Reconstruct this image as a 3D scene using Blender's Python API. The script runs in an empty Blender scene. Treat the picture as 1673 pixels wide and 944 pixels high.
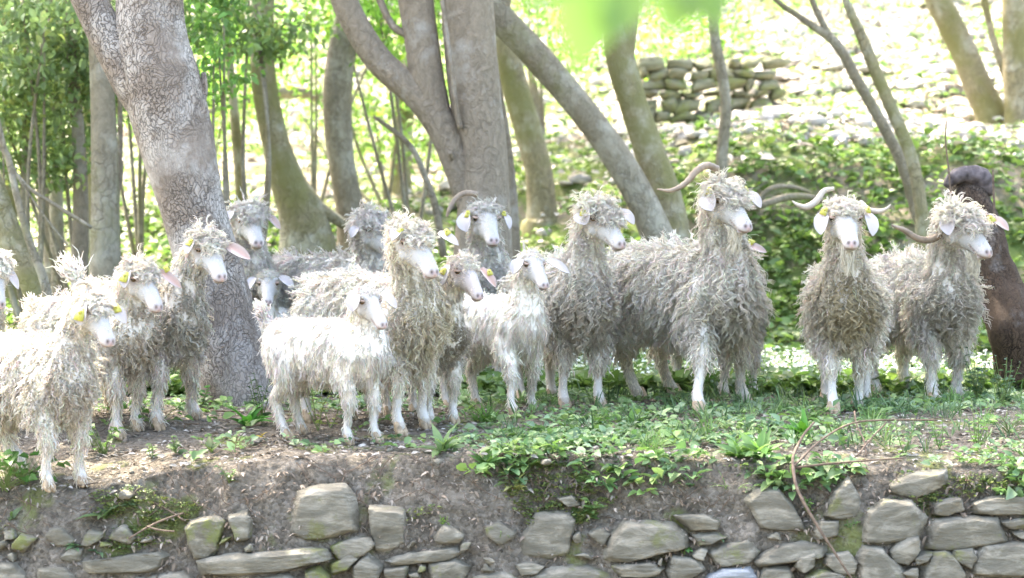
import bpy, math, random
import numpy as np
from mathutils import Vector, Matrix

# ------------------------------------------------------------------ camera, world, sun, exposure
S = bpy.context.scene
COL = S.collection
FPX, PCX, PCY = 3950.0, 836.5, 472.0          # focal length and centre of the 1673 px wide photograph
CAM_Z = 0.75
PITCH = math.atan(77 / FPX)
cd = bpy.data.cameras.new('camera')
cam = bpy.data.objects.new('camera', cd)
COL.objects.link(cam)
cam.location = (0, 0, CAM_Z)
cam.rotation_euler = (math.radians(90) - PITCH, 0, 0)
cd.sensor_width = 36
cd.lens = FPX / 1673 * 36
cd.clip_end = 500
cd.dof.use_dof = True
cd.dof.focus_distance = 8.95
cd.dof.aperture_fstop = 3.3
S.camera = cam

SUN_EL, SUN_AZ = math.radians(56), math.radians(-38)     # azimuth from +Y towards +X
w = bpy.data.worlds.new('World')
S.world = w
w.use_nodes = True
nt = w.node_tree
bg = nt.nodes['Background']
sky = nt.nodes.new('ShaderNodeTexSky')
sky.sky_type = 'NISHITA'
sky.sun_disc = False
sky.sun_elevation = SUN_EL
sky.sun_rotation = SUN_AZ
sky.air_density = 1.0
sky.dust_density = 4.5
sky.ozone_density = 0.6
nt.links.new(sky.outputs[0], bg.inputs[0])
bg.inputs[1].default_value = 0.15
sl = bpy.data.lights.new('sun', 'SUN')
sl.energy = 2.5
sl.angle = math.radians(0.53)
sl.color = (1.0, 0.95, 0.86)
so = bpy.data.objects.new('sun', sl)
COL.objects.link(so)
sd = Vector((math.sin(SUN_AZ) * math.cos(SUN_EL), math.cos(SUN_AZ) * math.cos(SUN_EL), math.sin(SUN_EL)))
so.rotation_euler = sd.to_track_quat('Z', 'Y').to_euler()
so.location = (0, 0, 12)
SUND = np.array(sd)
S.view_settings.view_transform = 'Standard'
S.view_settings.look = 'None'
S.view_settings.gamma = 1
S.view_settings.exposure = 3.35
S.view_settings.use_white_balance = True
S.view_settings.white_balance_temperature = 6950
S.view_settings.white_balance_tint = 10.5
S.render.engine = 'CYCLES'
S.cycles.use_denoising = True
S.cycles.max_bounces = 13
S.cycles.diffuse_bounces = 12
S.cycles.transmission_bounces = 8
S.cycles.transparent_max_bounces = 4
S.cycles.caustics_reflective = False
S.cycles.caustics_refractive = False

RNG = np.random.default_rng(11)
random.seed(11)


def P(px, py, d):
    """photo pixel + distance in front of the camera (metres along +Y) -> world point"""
    a = (px - PCX) / FPX
    b = -(py - PCY) / FPX
    f = np.array([0, math.cos(PITCH), -math.sin(PITCH)])
    u = np.array([0, math.sin(PITCH), math.cos(PITCH)])
    r = f + np.array([1.0, 0, 0]) * a + u * b
    return np.array([0, 0, CAM_Z]) + r * (d / r[1])


# ------------------------------------------------------------------ mesh helpers
def link(o, parent=None):
    COL.objects.link(o)
    if parent is not None:
        o.parent = parent
        o.matrix_parent_inverse = Matrix.Translation(-Vector(parent.location))
    return o


def mesh_obj(name, V, faces, mat, parent=None, col=None, smooth=True, mats=None, midx=None):
    """faces: list of integer arrays (n x 3 or n x 4)"""
    me = bpy.data.meshes.new(name)
    V = np.asarray(V, dtype=np.float32)
    faces = [np.asarray(f, dtype=np.int32) for f in faces if len(f)]
    nl = sum(f.size for f in faces)
    nf = sum(len(f) for f in faces)
    me.vertices.add(len(V))
    me.vertices.foreach_set('co', V.ravel())
    me.loops.add(nl)
    me.loops.foreach_set('vertex_index', np.concatenate([f.ravel() for f in faces]))
    me.polygons.add(nf)
    tot = np.concatenate([np.full(len(f), f.shape[1], dtype=np.int32) for f in faces])
    st = np.concatenate([[0], np.cumsum(tot)[:-1]]).astype(np.int32)
    me.polygons.foreach_set('loop_start', st)
    if midx is not None:
        me.polygons.foreach_set('material_index', np.asarray(midx, dtype=np.int32))
    me.update(calc_edges=True)
    me.validate()
    if smooth:
        me.polygons.foreach_set('use_smooth', np.ones(len(me.polygons), dtype=bool))
    if col is not None and len(col) == len(me.vertices):
        ca = me.color_attributes.new('Col', 'FLOAT_COLOR', 'POINT')
        c4 = np.ones((len(col), 4), dtype=np.float32)
        c4[:, :3] = col
        ca.data.foreach_set('color', c4.ravel())
    for m in (mats or [mat]):
        me.materials.append(m)
    o = bpy.data.objects.new(name, me)
    return link(o, parent)


def tag(o, label=None, cat=None, group=None, kind=None):
    if label: o['label'] = label
    if cat: o['category'] = cat
    if group: o['group'] = group
    if kind: o['kind'] = kind
    return o


def empty(name, loc):
    o = bpy.data.objects.new(name, None)
    o.empty_display_size = 0.1
    o.location = [float(c) for c in loc]
    COL.objects.link(o)
    return o


def nrm(a):
    return a / np.maximum(np.linalg.norm(a, axis=-1, keepdims=True), 1e-9)


def tubes(Pt, R, sides=3, ref=None, cap=False):
    """many tubes at once: Pt N,K,3  R N,K -> verts, [quads]"""
    N, K, _ = Pt.shape
    T = np.empty_like(Pt)
    T[:, 1:-1] = Pt[:, 2:] - Pt[:, :-2]
    T[:, 0] = Pt[:, 1] - Pt[:, 0]
    T[:, -1] = Pt[:, -1] - Pt[:, -2]
    T = nrm(T)
    if ref is None:
        ref = nrm(RNG.normal(size=(N, 3)))
    ref = np.broadcast_to(ref[:, None, :], Pt.shape)
    A = nrm(np.cross(T, ref) + 1e-6)
    B = np.cross(T, A)
    ang = np.arange(sides) * 2 * math.pi / sides
    V = Pt[:, :, None, :] + R[:, :, None, None] * (A[:, :, None, :] * np.cos(ang)[None, None, :, None] + B[:, :, None, :] * np.sin(ang)[None, None, :, None])
    V = V.reshape(-1, 3)
    base = (np.arange(N) * K * sides)[:, None, None]
    k = (np.arange(K - 1) * sides)[None, :, None]
    s = np.arange(sides)[None, None, :]
    s2 = (s + 1) % sides
    q = np.stack([base + k + s, base + k + s2, base + k + sides + s2, base + k + sides + s], axis=-1).reshape(-1, 4)
    faces = [q]
    if cap and sides > 3:
        for r0 in (0, (K - 1) * sides):
            fan = np.stack([np.zeros(sides - 2, int) + r0, np.arange(1, sides - 1) + r0, np.arange(2, sides) + r0], -1)
            if r0 == 0:
                fan = fan[:, ::-1]
            faces.append((fan[None] + (np.arange(N) * K * sides)[:, None, None]).reshape(-1, 3))
    return V, faces


def catmull(pts, n):
    pts = np.asarray(pts, float)
    if len(pts) == 2:
        t = np.linspace(0, 1, n)[:, None]
        return pts[0] * (1 - t) + pts[1] * t
    Q = np.vstack([2 * pts[0] - pts[1], pts, 2 * pts[-1] - pts[-2]])
    m = len(pts) - 1
    u = np.linspace(0, m - 1e-6, n)
    i = u.astype(int)
    t = (u - i)[:, None]
    p0, p1, p2, p3 = Q[i], Q[i + 1], Q[i + 2], Q[i + 3]
    return 0.5 * ((2 * p1) + (-p0 + p2) * t + (2 * p0 - 5 * p1 + 4 * p2 - p3) * t ** 2 + (-p0 + 3 * p1 - 3 * p2 + p3) * t ** 3)


class Geo:
    def __init__(self):
        self.V, self.F, self.C, self.n = [], [], [], 0

    def add(self, V, F, col=None):
        V = np.asarray(V)
        self.V.append(V)
        for f in F:
            self.F.append(np.asarray(f) + self.n)
        if col is not None:
            c = np.asarray(col)
            if c.ndim == 1:
                c = np.tile(c, (len(V), 1))
            self.C.append(c)
        self.n += len(V)

    def obj(self, name, mat, parent=None, **k):
        F = [f for f in self.F if f.shape[1] == 4]
        T = [f for f in self.F if f.shape[1] == 3]
        fs = ([np.concatenate(F)] if F else []) + ([np.concatenate(T)] if T else [])
        return mesh_obj(name, np.concatenate(self.V), fs, mat, parent, col=np.concatenate(self.C) if self.C else None, **k)


def hash_noise(p, s, seed=0):
    """cheap smooth noise from summed sines, about -1..1"""
    r = np.random.default_rng(seed)
    out = np.zeros(len(p))
    for i in range(6):
        k = nrm(r.normal(size=3)) * s * (0.6 + 0.35 * i)
        out += np.sin(p @ k + r.uniform(0, 6.28)) * (1 / (1 + 0.35 * i))
    return out / 3.2


def leaves(C, D, U, L, W, droop=0.3, fold=0.25):
    """C base points, D direction, U up-ish, L lengths, W widths -> 8 verts each"""
    D = nrm(D)
    X = nrm(np.cross(D, U) + 1e-6)
    Z = np.cross(X, D)
    n = len(C)
    L = np.broadcast_to(L, n)[:, None]
    W = np.broadcast_to(W, n)[:, None]

    def pt(t, sx, dz):
        return C + D * L * t + X * W * sx - Z * (L * droop * t * t) + Z * dz * W
    V = np.stack([pt(0, 0, 0), pt(.35, -.5, fold), pt(.35, 0, 0), pt(.35, .5, fold),
                  pt(.72, -.38, fold * .8), pt(.74, 0, 0), pt(.72, .38, fold * .8), pt(1.0, 0, 0)], axis=1)
    b = (np.arange(n) * 8)[:, None]
    q = np.concatenate([b + [1, 2, 5, 4], b + [2, 3, 6, 5]])
    t = np.concatenate([b + [0, 2, 1], b + [0, 3, 2], b + [4, 5, 7], b + [5, 6, 7]])
    return V.reshape(-1, 3), [q, t]


# ------------------------------------------------------------------ materials
def new_mat(name):
    m = bpy.data.materials.new(name)
    m.use_nodes = True
    t = m.node_tree
    for n in list(t.nodes):
        t.nodes.remove(n)
    out = t.nodes.new('ShaderNodeOutputMaterial')
    return m, t, out


def N(t, typ, **k):
    n = t.nodes.new(typ)
    for a, v in k.items():
        if isinstance(a, str) and a.startswith('i_'):
            n.inputs[a[2:].replace('_', ' ')].default_value = v
        else:
            setattr(n, a, v)
    return n


def ramp(t, stops):
    r = t.nodes.new('ShaderNodeValToRGB')
    e = r.color_ramp.elements
    while len(e) > 1:
        e.remove(e[-1])
    e[0].position = stops[0][0]
    e[0].color = (*stops[0][1], 1)
    for p, c in stops[1:]:
        x = e.new(p)
        x.color = (*c, 1)
    return r


def g3(v):
    return (v, v, v)


def wool_mat():
    m, t, out = new_mat('wool')
    at = N(t, 'ShaderNodeAttribute', attribute_name='Col')
    d = N(t, 'ShaderNodeBsdfDiffuse')
    tr = N(t, 'ShaderNodeBsdfTranslucent')
    mx = N(t, 'ShaderNodeMixShader')
    mx.inputs[0].default_value = 0.48
    t.links.new(at.outputs['Color'], d.inputs[0])
    t.links.new(at.outputs['Color'], tr.inputs[0])
    t.links.new(d.outputs[0], mx.inputs[1])
    t.links.new(tr.outputs[0], mx.inputs[2])
    gl = N(t, 'ShaderNodeBsdfGlossy')
    gl.inputs['Roughness'].default_value = 0.45
    fr = N(t, 'ShaderNodeMixShader')
    fr.inputs[0].default_value = 0.05
    t.links.new(mx.outputs[0], fr.inputs[1])
    t.links.new(gl.outputs[0], fr.inputs[2])
    t.links.new(fr.outputs[0], out.inputs[0])
    return m


def skin_mat():
    m, t, out = new_mat('goat_skin')
    at = N(t, 'ShaderNodeAttribute', attribute_name='Col')
    b = N(t, 'ShaderNodeBsdfPrincipled', i_Roughness=0.62)
    b.inputs['Subsurface Weight'].default_value = 0.0
    tc = N(t, 'ShaderNodeTexCoord')
    no = N(t, 'ShaderNodeTexNoise', i_Scale=320.0, i_Detail=3.0)
    mp = N(t, 'ShaderNodeMapping')
    mp.inputs['Scale'].default_value = (1, 1, 0.35)
    t.links.new(tc.outputs['Object'], mp.inputs[0])
    t.links.new(mp.outputs[0], no.inputs[0])
    bp = N(t, 'ShaderNodeBump', i_Strength=0.5, i_Distance=0.003)
    t.links.new(no.outputs[0], bp.inputs['Height'])
    t.links.new(at.outputs['Color'], b.inputs['Base Color'])
    t.links.new(bp.outputs[0], b.inputs['Normal'])
    t.links.new(b.outputs[0], out.inputs[0])
    return m


def plain(name, col, rough=0.6, spec=0.4, noise=0.0, nscale=20.0, bump=0.0, transl=0.0):
    m, t, out = new_mat(name)
    b = N(t, 'ShaderNodeBsdfPrincipled', i_Roughness=rough)
    b.inputs['Specular IOR Level'].default_value = spec
    b.inputs['Base Color'].default_value = (*col, 1)
    if noise or bump:
        tc = N(t, 'ShaderNodeTexCoord')
        no = N(t, 'ShaderNodeTexNoise', i_Scale=nscale, i_Detail=5.0)
        t.links.new(tc.outputs['Object'], no.inputs[0])
        r = ramp(t, [(0.3, tuple(c * (1 - noise) for c in col)), (0.7, tuple(min(1, c * (1 + noise)) for c in col))])
        t.links.new(no.outputs[0], r.inputs[0])
        t.links.new(r.outputs[0], b.inputs['Base Color'])
        if bump:
            bp = N(t, 'ShaderNodeBump', i_Strength=bump, i_Distance=0.01)
            t.links.new(no.outputs[0], bp.inputs['Height'])
            t.links.new(bp.outputs[0], b.inputs['Normal'])
    src = b.outputs[0]
    if transl:
        tr = N(t, 'ShaderNodeBsdfTranslucent')
        tr.inputs[0].default_value = (*col, 1)
        mx = N(t, 'ShaderNodeMixShader')
        mx.inputs[0].default_value = transl
        t.links.new(src, mx.inputs[1])
        t.links.new(tr.outputs[0], mx.inputs[2])
        src = mx.outputs[0]
    t.links.new(src, out.inputs[0])
    return m


def leaf_mat(name, transl=0.4, rough=0.45, gain=(1.5, 1.9, 0.9)):
    """leaf colour from the Col attribute; light also shines through, a little yellower"""
    m, t, out = new_mat(name)
    at = N(t, 'ShaderNodeAttribute', attribute_name='Col')
    b = N(t, 'ShaderNodeBsdfPrincipled', i_Roughness=rough)
    b.inputs['Specular IOR Level'].default_value = 0.35
    tr = N(t, 'ShaderNodeBsdfTranslucent')
    mu = N(t, 'ShaderNodeMix', data_type='RGBA', blend_type='MULTIPLY')
    mu.inputs[0].default_value = 1
    mu.inputs[7].default_value = (*gain, 1)
    t.links.new(at.outputs['Color'], mu.inputs[6])
    t.links.new(at.outputs['Color'], b.inputs['Base Color'])
    t.links.new(mu.outputs[2], tr.inputs[0])
    mx = N(t, 'ShaderNodeMixShader')
    mx.inputs[0].default_value = transl
    t.links.new(b.outputs[0], mx.inputs[1])
    t.links.new(tr.outputs[0], mx.inputs[2])
    t.links.new(mx.outputs[0], out.inputs[0])
    return m


def bark_mat(name, base, dark, pale, moss=None, mossamt=0.0, crack=0.8, cscale=30.0, palecut=0.55):
    base, dark, pale = [tuple(c * .92 for c in q) for q in (base, dark, pale)]
    moss = moss and tuple(c * .8 for c in moss)
    m, t, out = new_mat(name)
    b = N(t, 'ShaderNodeBsdfPrincipled', i_Roughness=0.85)
    b.inputs['Specular IOR Level'].default_value = 0.2
    tc = N(t, 'ShaderNodeTexCoord')
    mp = N(t, 'ShaderNodeMapping')
    mp.inputs['Scale'].default_value = (1, 1, 0.42)
    t.links.new(tc.outputs['Object'], mp.inputs[0])
    dn = N(t, 'ShaderNodeTexNoise', i_Scale=9.0, i_Detail=4.0)
    t.links.new(tc.outputs['Object'], dn.inputs[0])
    ad = N(t, 'ShaderNodeMix', data_type='RGBA', blend_type='ADD')
    ad.inputs[0].default_value = 0.16
    t.links.new(mp.outputs[0], ad.inputs[6])
    t.links.new(dn.outputs['Color'], ad.inputs[7])
    vo = N(t, 'ShaderNodeTexVoronoi', feature='DISTANCE_TO_EDGE', i_Scale=cscale)
    t.links.new(ad.outputs[2], vo.inputs[0])
    cr = ramp(t, [(0.0, g3(0.0)), (0.09, g3(1.0))])
    t.links.new(vo.outputs['Distance'], cr.inputs[0])
    n1 = N(t, 'ShaderNodeTexNoise', i_Scale=4.5, i_Detail=8.0, i_Roughness=0.65)
    t.links.new(tc.outputs['Object'], n1.inputs[0])
    pr = ramp(t, [(palecut - 0.06, g3(0)), (palecut + 0.06, g3(1))])
    t.links.new(n1.outputs[0], pr.inputs[0])
    n2 = N(t, 'ShaderNodeTexNoise', i_Scale=40.0, i_Detail=6.0, i_Roughness=0.7)
    t.links.new(ad.outputs[2], n2.inputs[0])
    br = ramp(t, [(0.3, tuple(c * 0.7 for c in base)), (0.7, tuple(c * 1.25 for c in base))])
    t.links.new(n2.outputs[0], br.inputs[0])
    m1 = N(t, 'ShaderNodeMix', data_type='RGBA')
    t.links.new(pr.outputs[0], m1.inputs[0])
    t.links.new(br.outputs[0], m1.inputs[6])
    m1.inputs[7].default_value = (*pale, 1)
    # where cracks show: patches only
    n3 = N(t, 'ShaderNodeTexNoise', i_Scale=2.2, i_Detail=3.0)
    t.links.new(tc.outputs['Object'], n3.inputs[0])
    r3 = ramp(t, [(0.34, g3(0.0)), (0.54, g3(1))])
    t.links.new(n3.outputs[0], r3.inputs[0])
    inv = N(t, 'ShaderNodeMath', operation='SUBTRACT')
    inv.inputs[0].default_value = 1
    t.links.new(cr.outputs[0], inv.inputs[1])
    mm = N(t, 'ShaderNodeMath', operation='MULTIPLY')
    t.links.new(inv.outputs[0], mm.inputs[0])
    t.links.new(r3.outputs[0], mm.inputs[1])
    m3 = N(t, 'ShaderNodeMath', operation='MULTIPLY')
    m3.inputs[1].default_value = crack
    t.links.new(mm.outputs[0], m3.inputs[0])
    m2 = N(t, 'ShaderNodeMix', data_type='RGBA')
    t.links.new(m3.outputs[0], m2.inputs[0])
    t.links.new(m1.outputs[2], m2.inputs[6])
    m2.inputs[7].default_value = (*dark, 1)
    src = m2.outputs[2]
    if moss:
        n4 = N(t, 'ShaderNodeTexNoise', i_Scale=2.6, i_Detail=6.0, i_Roughness=0.6)
        mp4 = N(t, 'ShaderNodeMapping')
        mp4.inputs['Location'].default_value = (7, 3, 1)
        t.links.new(tc.outputs['Object'], mp4.inputs[0])
        t.links.new(mp4.outputs[0], n4.inputs[0])
        r4 = ramp(t, [(0.62 - mossamt * 0.4, g3(0)), (0.75 - mossamt * 0.4, g3(0.9))])
        t.links.new(n4.outputs[0], r4.inputs[0])
        m4 = N(t, 'ShaderNodeMix', data_type='RGBA')
        t.links.new(r4.outputs[0], m4.inputs[0])
        t.links.new(src, m4.inputs[6])
        m4.inputs[7].default_value = (*moss, 1)
        src = m4.outputs[2]
    t.links.new(src, b.inputs['Base Color'])
    hh = N(t, 'ShaderNodeMath', operation='MULTIPLY_ADD')
    t.links.new(m3.outputs[0], hh.inputs[0])
    hh.inputs[1].default_value = -1.0
    t.links.new(n2.outputs[0], hh.inputs[2])
    bp = N(t, 'ShaderNodeBump', i_Strength=0.9, i_Distance=0.012)
    t.links.new(hh.outputs[0], bp.inputs['Height'])
    t.links.new(bp.outputs[0], b.inputs['Normal'])
    t.links.new(b.outputs[0], out.inputs[0])
    return m


def soil_mat():
    m, t, out = new_mat('soil')
    b = N(t, 'ShaderNodeBsdfPrincipled', i_Roughness=0.95)
    b.inputs['Specular IOR Level'].default_value = 0.1
    ge = N(t, 'ShaderNodeNewGeometry')
    pos = ge.outputs['Position']
    n1 = N(t, 'ShaderNodeTexNoise', i_Scale=14.0, i_Detail=10.0, i_Roughness=0.7)
    t.links.new(pos, n1.inputs[0])
    r1 = ramp(t, [(0.3, (0.095, 0.082, 0.064)), (0.5, (0.18, 0.157, 0.122)), (0.68, (0.28, 0.25, 0.205))])
    t.links.new(n1.outputs[0], r1.inputs[0])
    vo = N(t, 'ShaderNodeTexVoronoi', i_Scale=85.0, i_Randomness=1.0)
    t.links.new(pos, vo.inputs[0])
    rv = ramp(t, [(0.0, g3(0)), (1.0, g3(1))])
    t.links.new(vo.outputs['Color'], rv.inputs[0])
    m1 = N(t, 'ShaderNodeMix', data_type='RGBA', blend_type='OVERLAY')
    m1.inputs[0].default_value = 0.45
    t.links.new(r1.outputs[0], m1.inputs[6])
    t.links.new(rv.outputs[0], m1.inputs[7])
    # moss on the wall face and in patches
    n2 = N(t, 'ShaderNodeTexNoise', i_Scale=3.2, i_Detail=7.0, i_Roughness=0.62)
    t.links.new(pos, n2.inputs[0])
    r2 = ramp(t, [(0.56, g3(0)), (0.64, g3(1))])
    t.links.new(n2.outputs[0], r2.inputs[0])
    m2 = N(t, 'ShaderNodeMix', data_type='RGBA')
    t.links.new(m1.outputs[2], m2.inputs[6])
    m2.inputs[7].default_value = (0.20, 0.23, 0.07, 1)
    mk = N(t, 'ShaderNodeMath', operation='MULTIPLY')
    mk.inputs[1].default_value = 0.75
    t.links.new(r2.outputs[0], mk.inputs[0])
    t.links.new(mk.outputs[0], m2.inputs[0])
    # hillside: litter and low green growth
    sp = N(t, 'ShaderNodeSeparateXYZ')
    t.links.new(pos, sp.inputs[0])
    mr = N(t, 'ShaderNodeMapRange')
    mr.inputs[1].default_value = 10.0
    mr.inputs[2].default_value = 11.5
    t.links.new(sp.outputs[1], mr.inputs[0])
    n5 = N(t, 'ShaderNodeTexNoise', i_Scale=1.3, i_Detail=9.0, i_Roughness=0.7)
    t.links.new(pos, n5.inputs[0])
    r5 = ramp(t, [(0.36, (0.12, 0.20, 0.04)), (0.47, (0.16, 0.20, 0.07)), (0.55, (0.30, 0.25, 0.18)), (0.7, (0.42, 0.37, 0.31))])
    t.links.new(n5.outputs[0], r5.inputs[0])
    m5 = N(t, 'ShaderNodeMix', data_type='RGBA')
    t.links.new(mr.outputs[0], m5.inputs[0])
    t.links.new(m2.outputs[2], m5.inputs[6])
    t.links.new(r5.outputs[0], m5.inputs[7])
    t.links.new(m5.outputs[2], b.inputs['Base Color'])
    n6 = N(t, 'ShaderNodeTexNoise', i_Scale=60.0, i_Detail=8.0, i_Roughness=0.75)
    t.links.new(pos, n6.inputs[0])
    hh = N(t, 'ShaderNodeMath', operation='MULTIPLY_ADD')
    t.links.new(vo.outputs['Distance'], hh.inputs[0])
    hh.inputs[1].default_value = -0.5
    t.links.new(n6.outputs[0], hh.inputs[2])
    bp = N(t, 'ShaderNodeBump', i_Strength=1.0, i_Distance=0.018)
    t.links.new(hh.outputs[0], bp.inputs['Height'])
    t.links.new(bp.outputs[0], b.inputs['Normal'])
    t.links.new(b.outputs[0], out.inputs[0])
    return m


def rock_mat(name, a=(0.20, 0.185, 0.14), c=(0.37, 0.34, 0.265), moss=0.35, mosscol=(0.18, 0.185, 0.075)):
    a, c, mosscol = [tuple(x * .85 for x in q) for q in (a, c, mosscol)]
    m, t, out = new_mat(name)
    b = N(t, 'ShaderNodeBsdfPrincipled', i_Roughness=0.85)
    b.inputs['Specular IOR Level'].default_value = 0.25
    ge = N(t, 'ShaderNodeNewGeometry')
    mp = N(t, 'ShaderNodeMapping')
    mp.inputs['Scale'].default_value = (1, 1, 3.0)
    mp.inputs['Rotation'].default_value = (0.1, 0.22, 0)
    t.links.new(ge.outputs['Position'], mp.inputs[0])
    n1 = N(t, 'ShaderNodeTexNoise', i_Scale=9.0, i_Detail=10.0, i_Roughness=0.65, i_Distortion=0.6)
    t.links.new(mp.outputs[0], n1.inputs[0])
    r1 = ramp(t, [(0.3, tuple(x * .7 for x in a)), (0.48, a), (0.66, c)])
    t.links.new(n1.outputs[0], r1.inputs[0])
    n2 = N(t, 'ShaderNodeTexNoise', i_Scale=5.5, i_Detail=8.0, i_Roughness=0.7)
    t.links.new(ge.outputs['Position'], n2.inputs[0])
    r2 = ramp(t, [(0.68 - moss * 0.3, g3(0)), (0.76 - moss * 0.3, g3(0.85))])
    t.links.new(n2.outputs[0], r2.inputs[0])
    m1 = N(t, 'ShaderNodeMix', data_type='RGBA')
    t.links.new(r2.outputs[0], m1.inputs[0])
    t.links.new(r1.outputs[0], m1.inputs[6])
    m1.inputs[7].default_value = (*mosscol, 1)
    t.links.new(m1.outputs[2], b.inputs['Base Color'])
    n3 = N(t, 'ShaderNodeTexNoise', i_Scale=28.0, i_Detail=9.0, i_Roughness=0.7, i_Distortion=0.4)
    t.links.new(mp.outputs[0], n3.inputs[0])
    bp = N(t, 'ShaderNodeBump', i_Strength=0.9, i_Distance=0.012)
    t.links.new(n3.outputs[0], bp.inputs['Height'])
    t.links.new(bp.outputs[0], b.inputs['Normal'])
    t.links.new(b.outputs[0], out.inputs[0])
    return m


WOOL = wool_mat()
SKIN = skin_mat()
LEAF = leaf_mat('leaf_green', gain=(1.3, 1.42, 1.05))
LEAFNEAR = leaf_mat('leaf_broad', transl=0.4, gain=(1.3, 1.5, .9))
LEAFLOW = leaf_mat('leaf_low', transl=0.3, gain=(1.2, 1.4, .9))
STEM = plain('plant_stem', (0.16, 0.22, 0.07), 0.6, transl=0.2)
TWIG = plain('dry_twig', (0.13, 0.095, 0.068), 0.8, 0.2, noise=0.4, nscale=60, bump=0.3)
EYEM = plain('goat_eye_amber', (0.11, 0.065, 0.025), 0.08, 0.6)
PUPIL = plain('goat_pupil', (0.01, 0.01, 0.01), 0.08, 0.6)
HORN = plain('horn_keratin', (0.22, 0.17, 0.12), 0.5, 0.4, noise=0.3, nscale=25, bump=0.5)
HORNPALE = plain('horn_pale', (0.37, 0.33, 0.275), 0.45, 0.4, noise=0.15, nscale=25, bump=0.4)
HOOF = plain('hoof_horn', (0.34, 0.26, 0.17), 0.6, 0.3, noise=0.4, nscale=60)
TAGM = plain('yellow_plastic', (0.50, 0.48, 0.09), 0.4, 0.5, transl=0.25)
BARK_MAIN = bark_mat('bark_pale_cracked', (0.25, 0.21, 0.17), (0.07, 0.055, 0.042), (0.42, 0.39, 0.345), crack=0.7, cscale=60, palecut=0.52)
BARK_BIG = bark_mat('bark_brown', (0.26, 0.215, 0.16), (0.13, 0.10, 0.07), (0.38, 0.35, 0.30), crack=0.3, cscale=22, palecut=0.60)
BARK_MOSS = bark_mat('bark_mossy', (0.27, 0.23, 0.14), (0.07, 0.06, 0.035), (0.42, 0.39, 0.30), moss=(0.235, 0.22, 0.09), mossamt=0.42, crack=0.4, cscale=18)
BARK_GREY = bark_mat('bark_grey', (0.25, 0.215, 0.155), (0.10, 0.085, 0.06), (0.36, 0.33, 0.26), moss=(0.23, 0.215, 0.11), mossamt=0.2, crack=0.4, cscale=20)
BARK_DEAD = bark_mat('bark_dead', (0.085, 0.058, 0.038), (0.010, 0.008, 0.006), (0.19, 0.17, 0.15), crack=1.0, cscale=70, palecut=0.60)
SOIL = soil_mat()
ROCK = rock_mat('wall_rock')
ROCKM = rock_mat('wall_rock_mossy', moss=0.55, mosscol=(0.19, 0.21, 0.06))
ROCKFAR = rock_mat('far_wall_rock', a=(0.27, 0.26, 0.17), c=(0.38, 0.36, 0.26), moss=0.6, mosscol=(0.24, 0.26, 0.10))
ROCKG = rock_mat('wall_rock_bluegrey', a=(0.27, 0.285, 0.29), c=(0.44, 0.46, 0.47), moss=0.1)
SCREE = rock_mat('scree_rock', a=(0.42, 0.39, 0.35), c=(0.62, 0.58, 0.53), moss=0.1)
LITTER = leaf_mat('dry_litter', transl=0.1, rough=0.8, gain=(1, 1, 1))


# ------------------------------------------------------------------ ground: ONE sheet, road side below the wall, terrace and hill
def sm(x):
    x = np.clip(x, 0, 1)
    return x * x * (3 - 2 * x)


RIM_X = [-30, -1.75, -1.42, -1.15, -0.75, -0.28, 0.55, 1.75, 30]
RIM_Z = [-.12, -.085, -.08, -.015, .020, .035, .020, -.015, -.02]


def rim_y(x):
    return 8.18 + 0.025 * np.sin(x * 3.1 + 1) + 0.012 * np.sin(x * 9.7)


def hill(x, y):
    R = np.interp(y, [0, 10.6, 13.0, 13.7, 15.0, 15.8, 20, 26, 40, 70, 120], [.09, .09, .10, .26, 1.22, 1.42, 2.2, 3.4, 6.4, 13, 24])
    Lf = np.interp(y, [0, 10.6, 12.3, 15, 18, 22, 30, 40, 70, 120], [.09, .09, .14, .55, 1.1, 1.9, 3.7, 6.2, 13, 24])
    k = sm((x - 0.0 + 0.25 * np.sin(y * 2.1)) / 1.6)
    k = np.where(y > 17, k * 0 + sm((x + 1) / 4), k)
    bumps = 0.05 * np.sin(x * 1.7 + y * 1.1) + 0.035 * np.sin(x * 3.9 - y * 2.3) + 0.02 * np.sin(x * 8 + y * 7)
    return (Lf * (1 - k) + R * k) + bumps * sm((y - 11) / 2)


def ground_z(x, y):
    x = np.asarray(x, float)
    y = np.asarray(y, float)
    ry = rim_y(x)
    rz = np.interp(x, RIM_X, RIM_Z)
    h = hill(x, y)
    k = np.sqrt(np.clip((y - ry) / 1.05, 0, 1))
    k = sm(np.clip((y - ry) / 1.15, 0, 1)) * .5 + k * .5
    return rz * (1 - k) + h * k


nx1 = np.concatenate([np.linspace(-60, -8, 14), np.linspace(-7.5, -2.3, 26), np.linspace(-2.25, 2.25, 420), np.linspace(2.3, 7.5, 26), np.linspace(8, 60, 14)])
face = [(-60, -.85), (-30, -.85), (-12, -.85), (-5, -.84), (-2, -.83), (-.8, -.82), (-.4, -.80)]
fz = np.linspace(0, 1, 70)[::-1][:-1]
for q in fz:        # the steep face: q = 1 at its foot, 0 at the rim
    zz = -0.78 * q
    yy = -0.20 * (q ** 0.45) * (1 - 0.0 * q) - 0.05 * q
    face.append((yy, zz))
terr = list(np.linspace(0, 2.4, 190)) + list(np.linspace(2.43, 9, 90)) + list(np.linspace(9.2, 30, 50)) + [34, 40, 50, 65, 85, 112]
NX = len(nx1)
rows = []
for dy, dz in face:
    x = nx1
    ry, rz = rim_y(x), np.interp(x, RIM_X, RIM_Z)
    kk = min(1.0, -dz / 0.78)
    z = rz * (1 - kk) + dz
    rows.append(np.stack([x, ry + dy, z], -1))
for dy in terr:
    y = rim_y(nx1) + dy
    rows.append(np.stack([nx1, y, ground_z(nx1, y)], -1))
G = np.stack(rows)
NR = len(rows)
flat = G.reshape(-1, 3)
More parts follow.
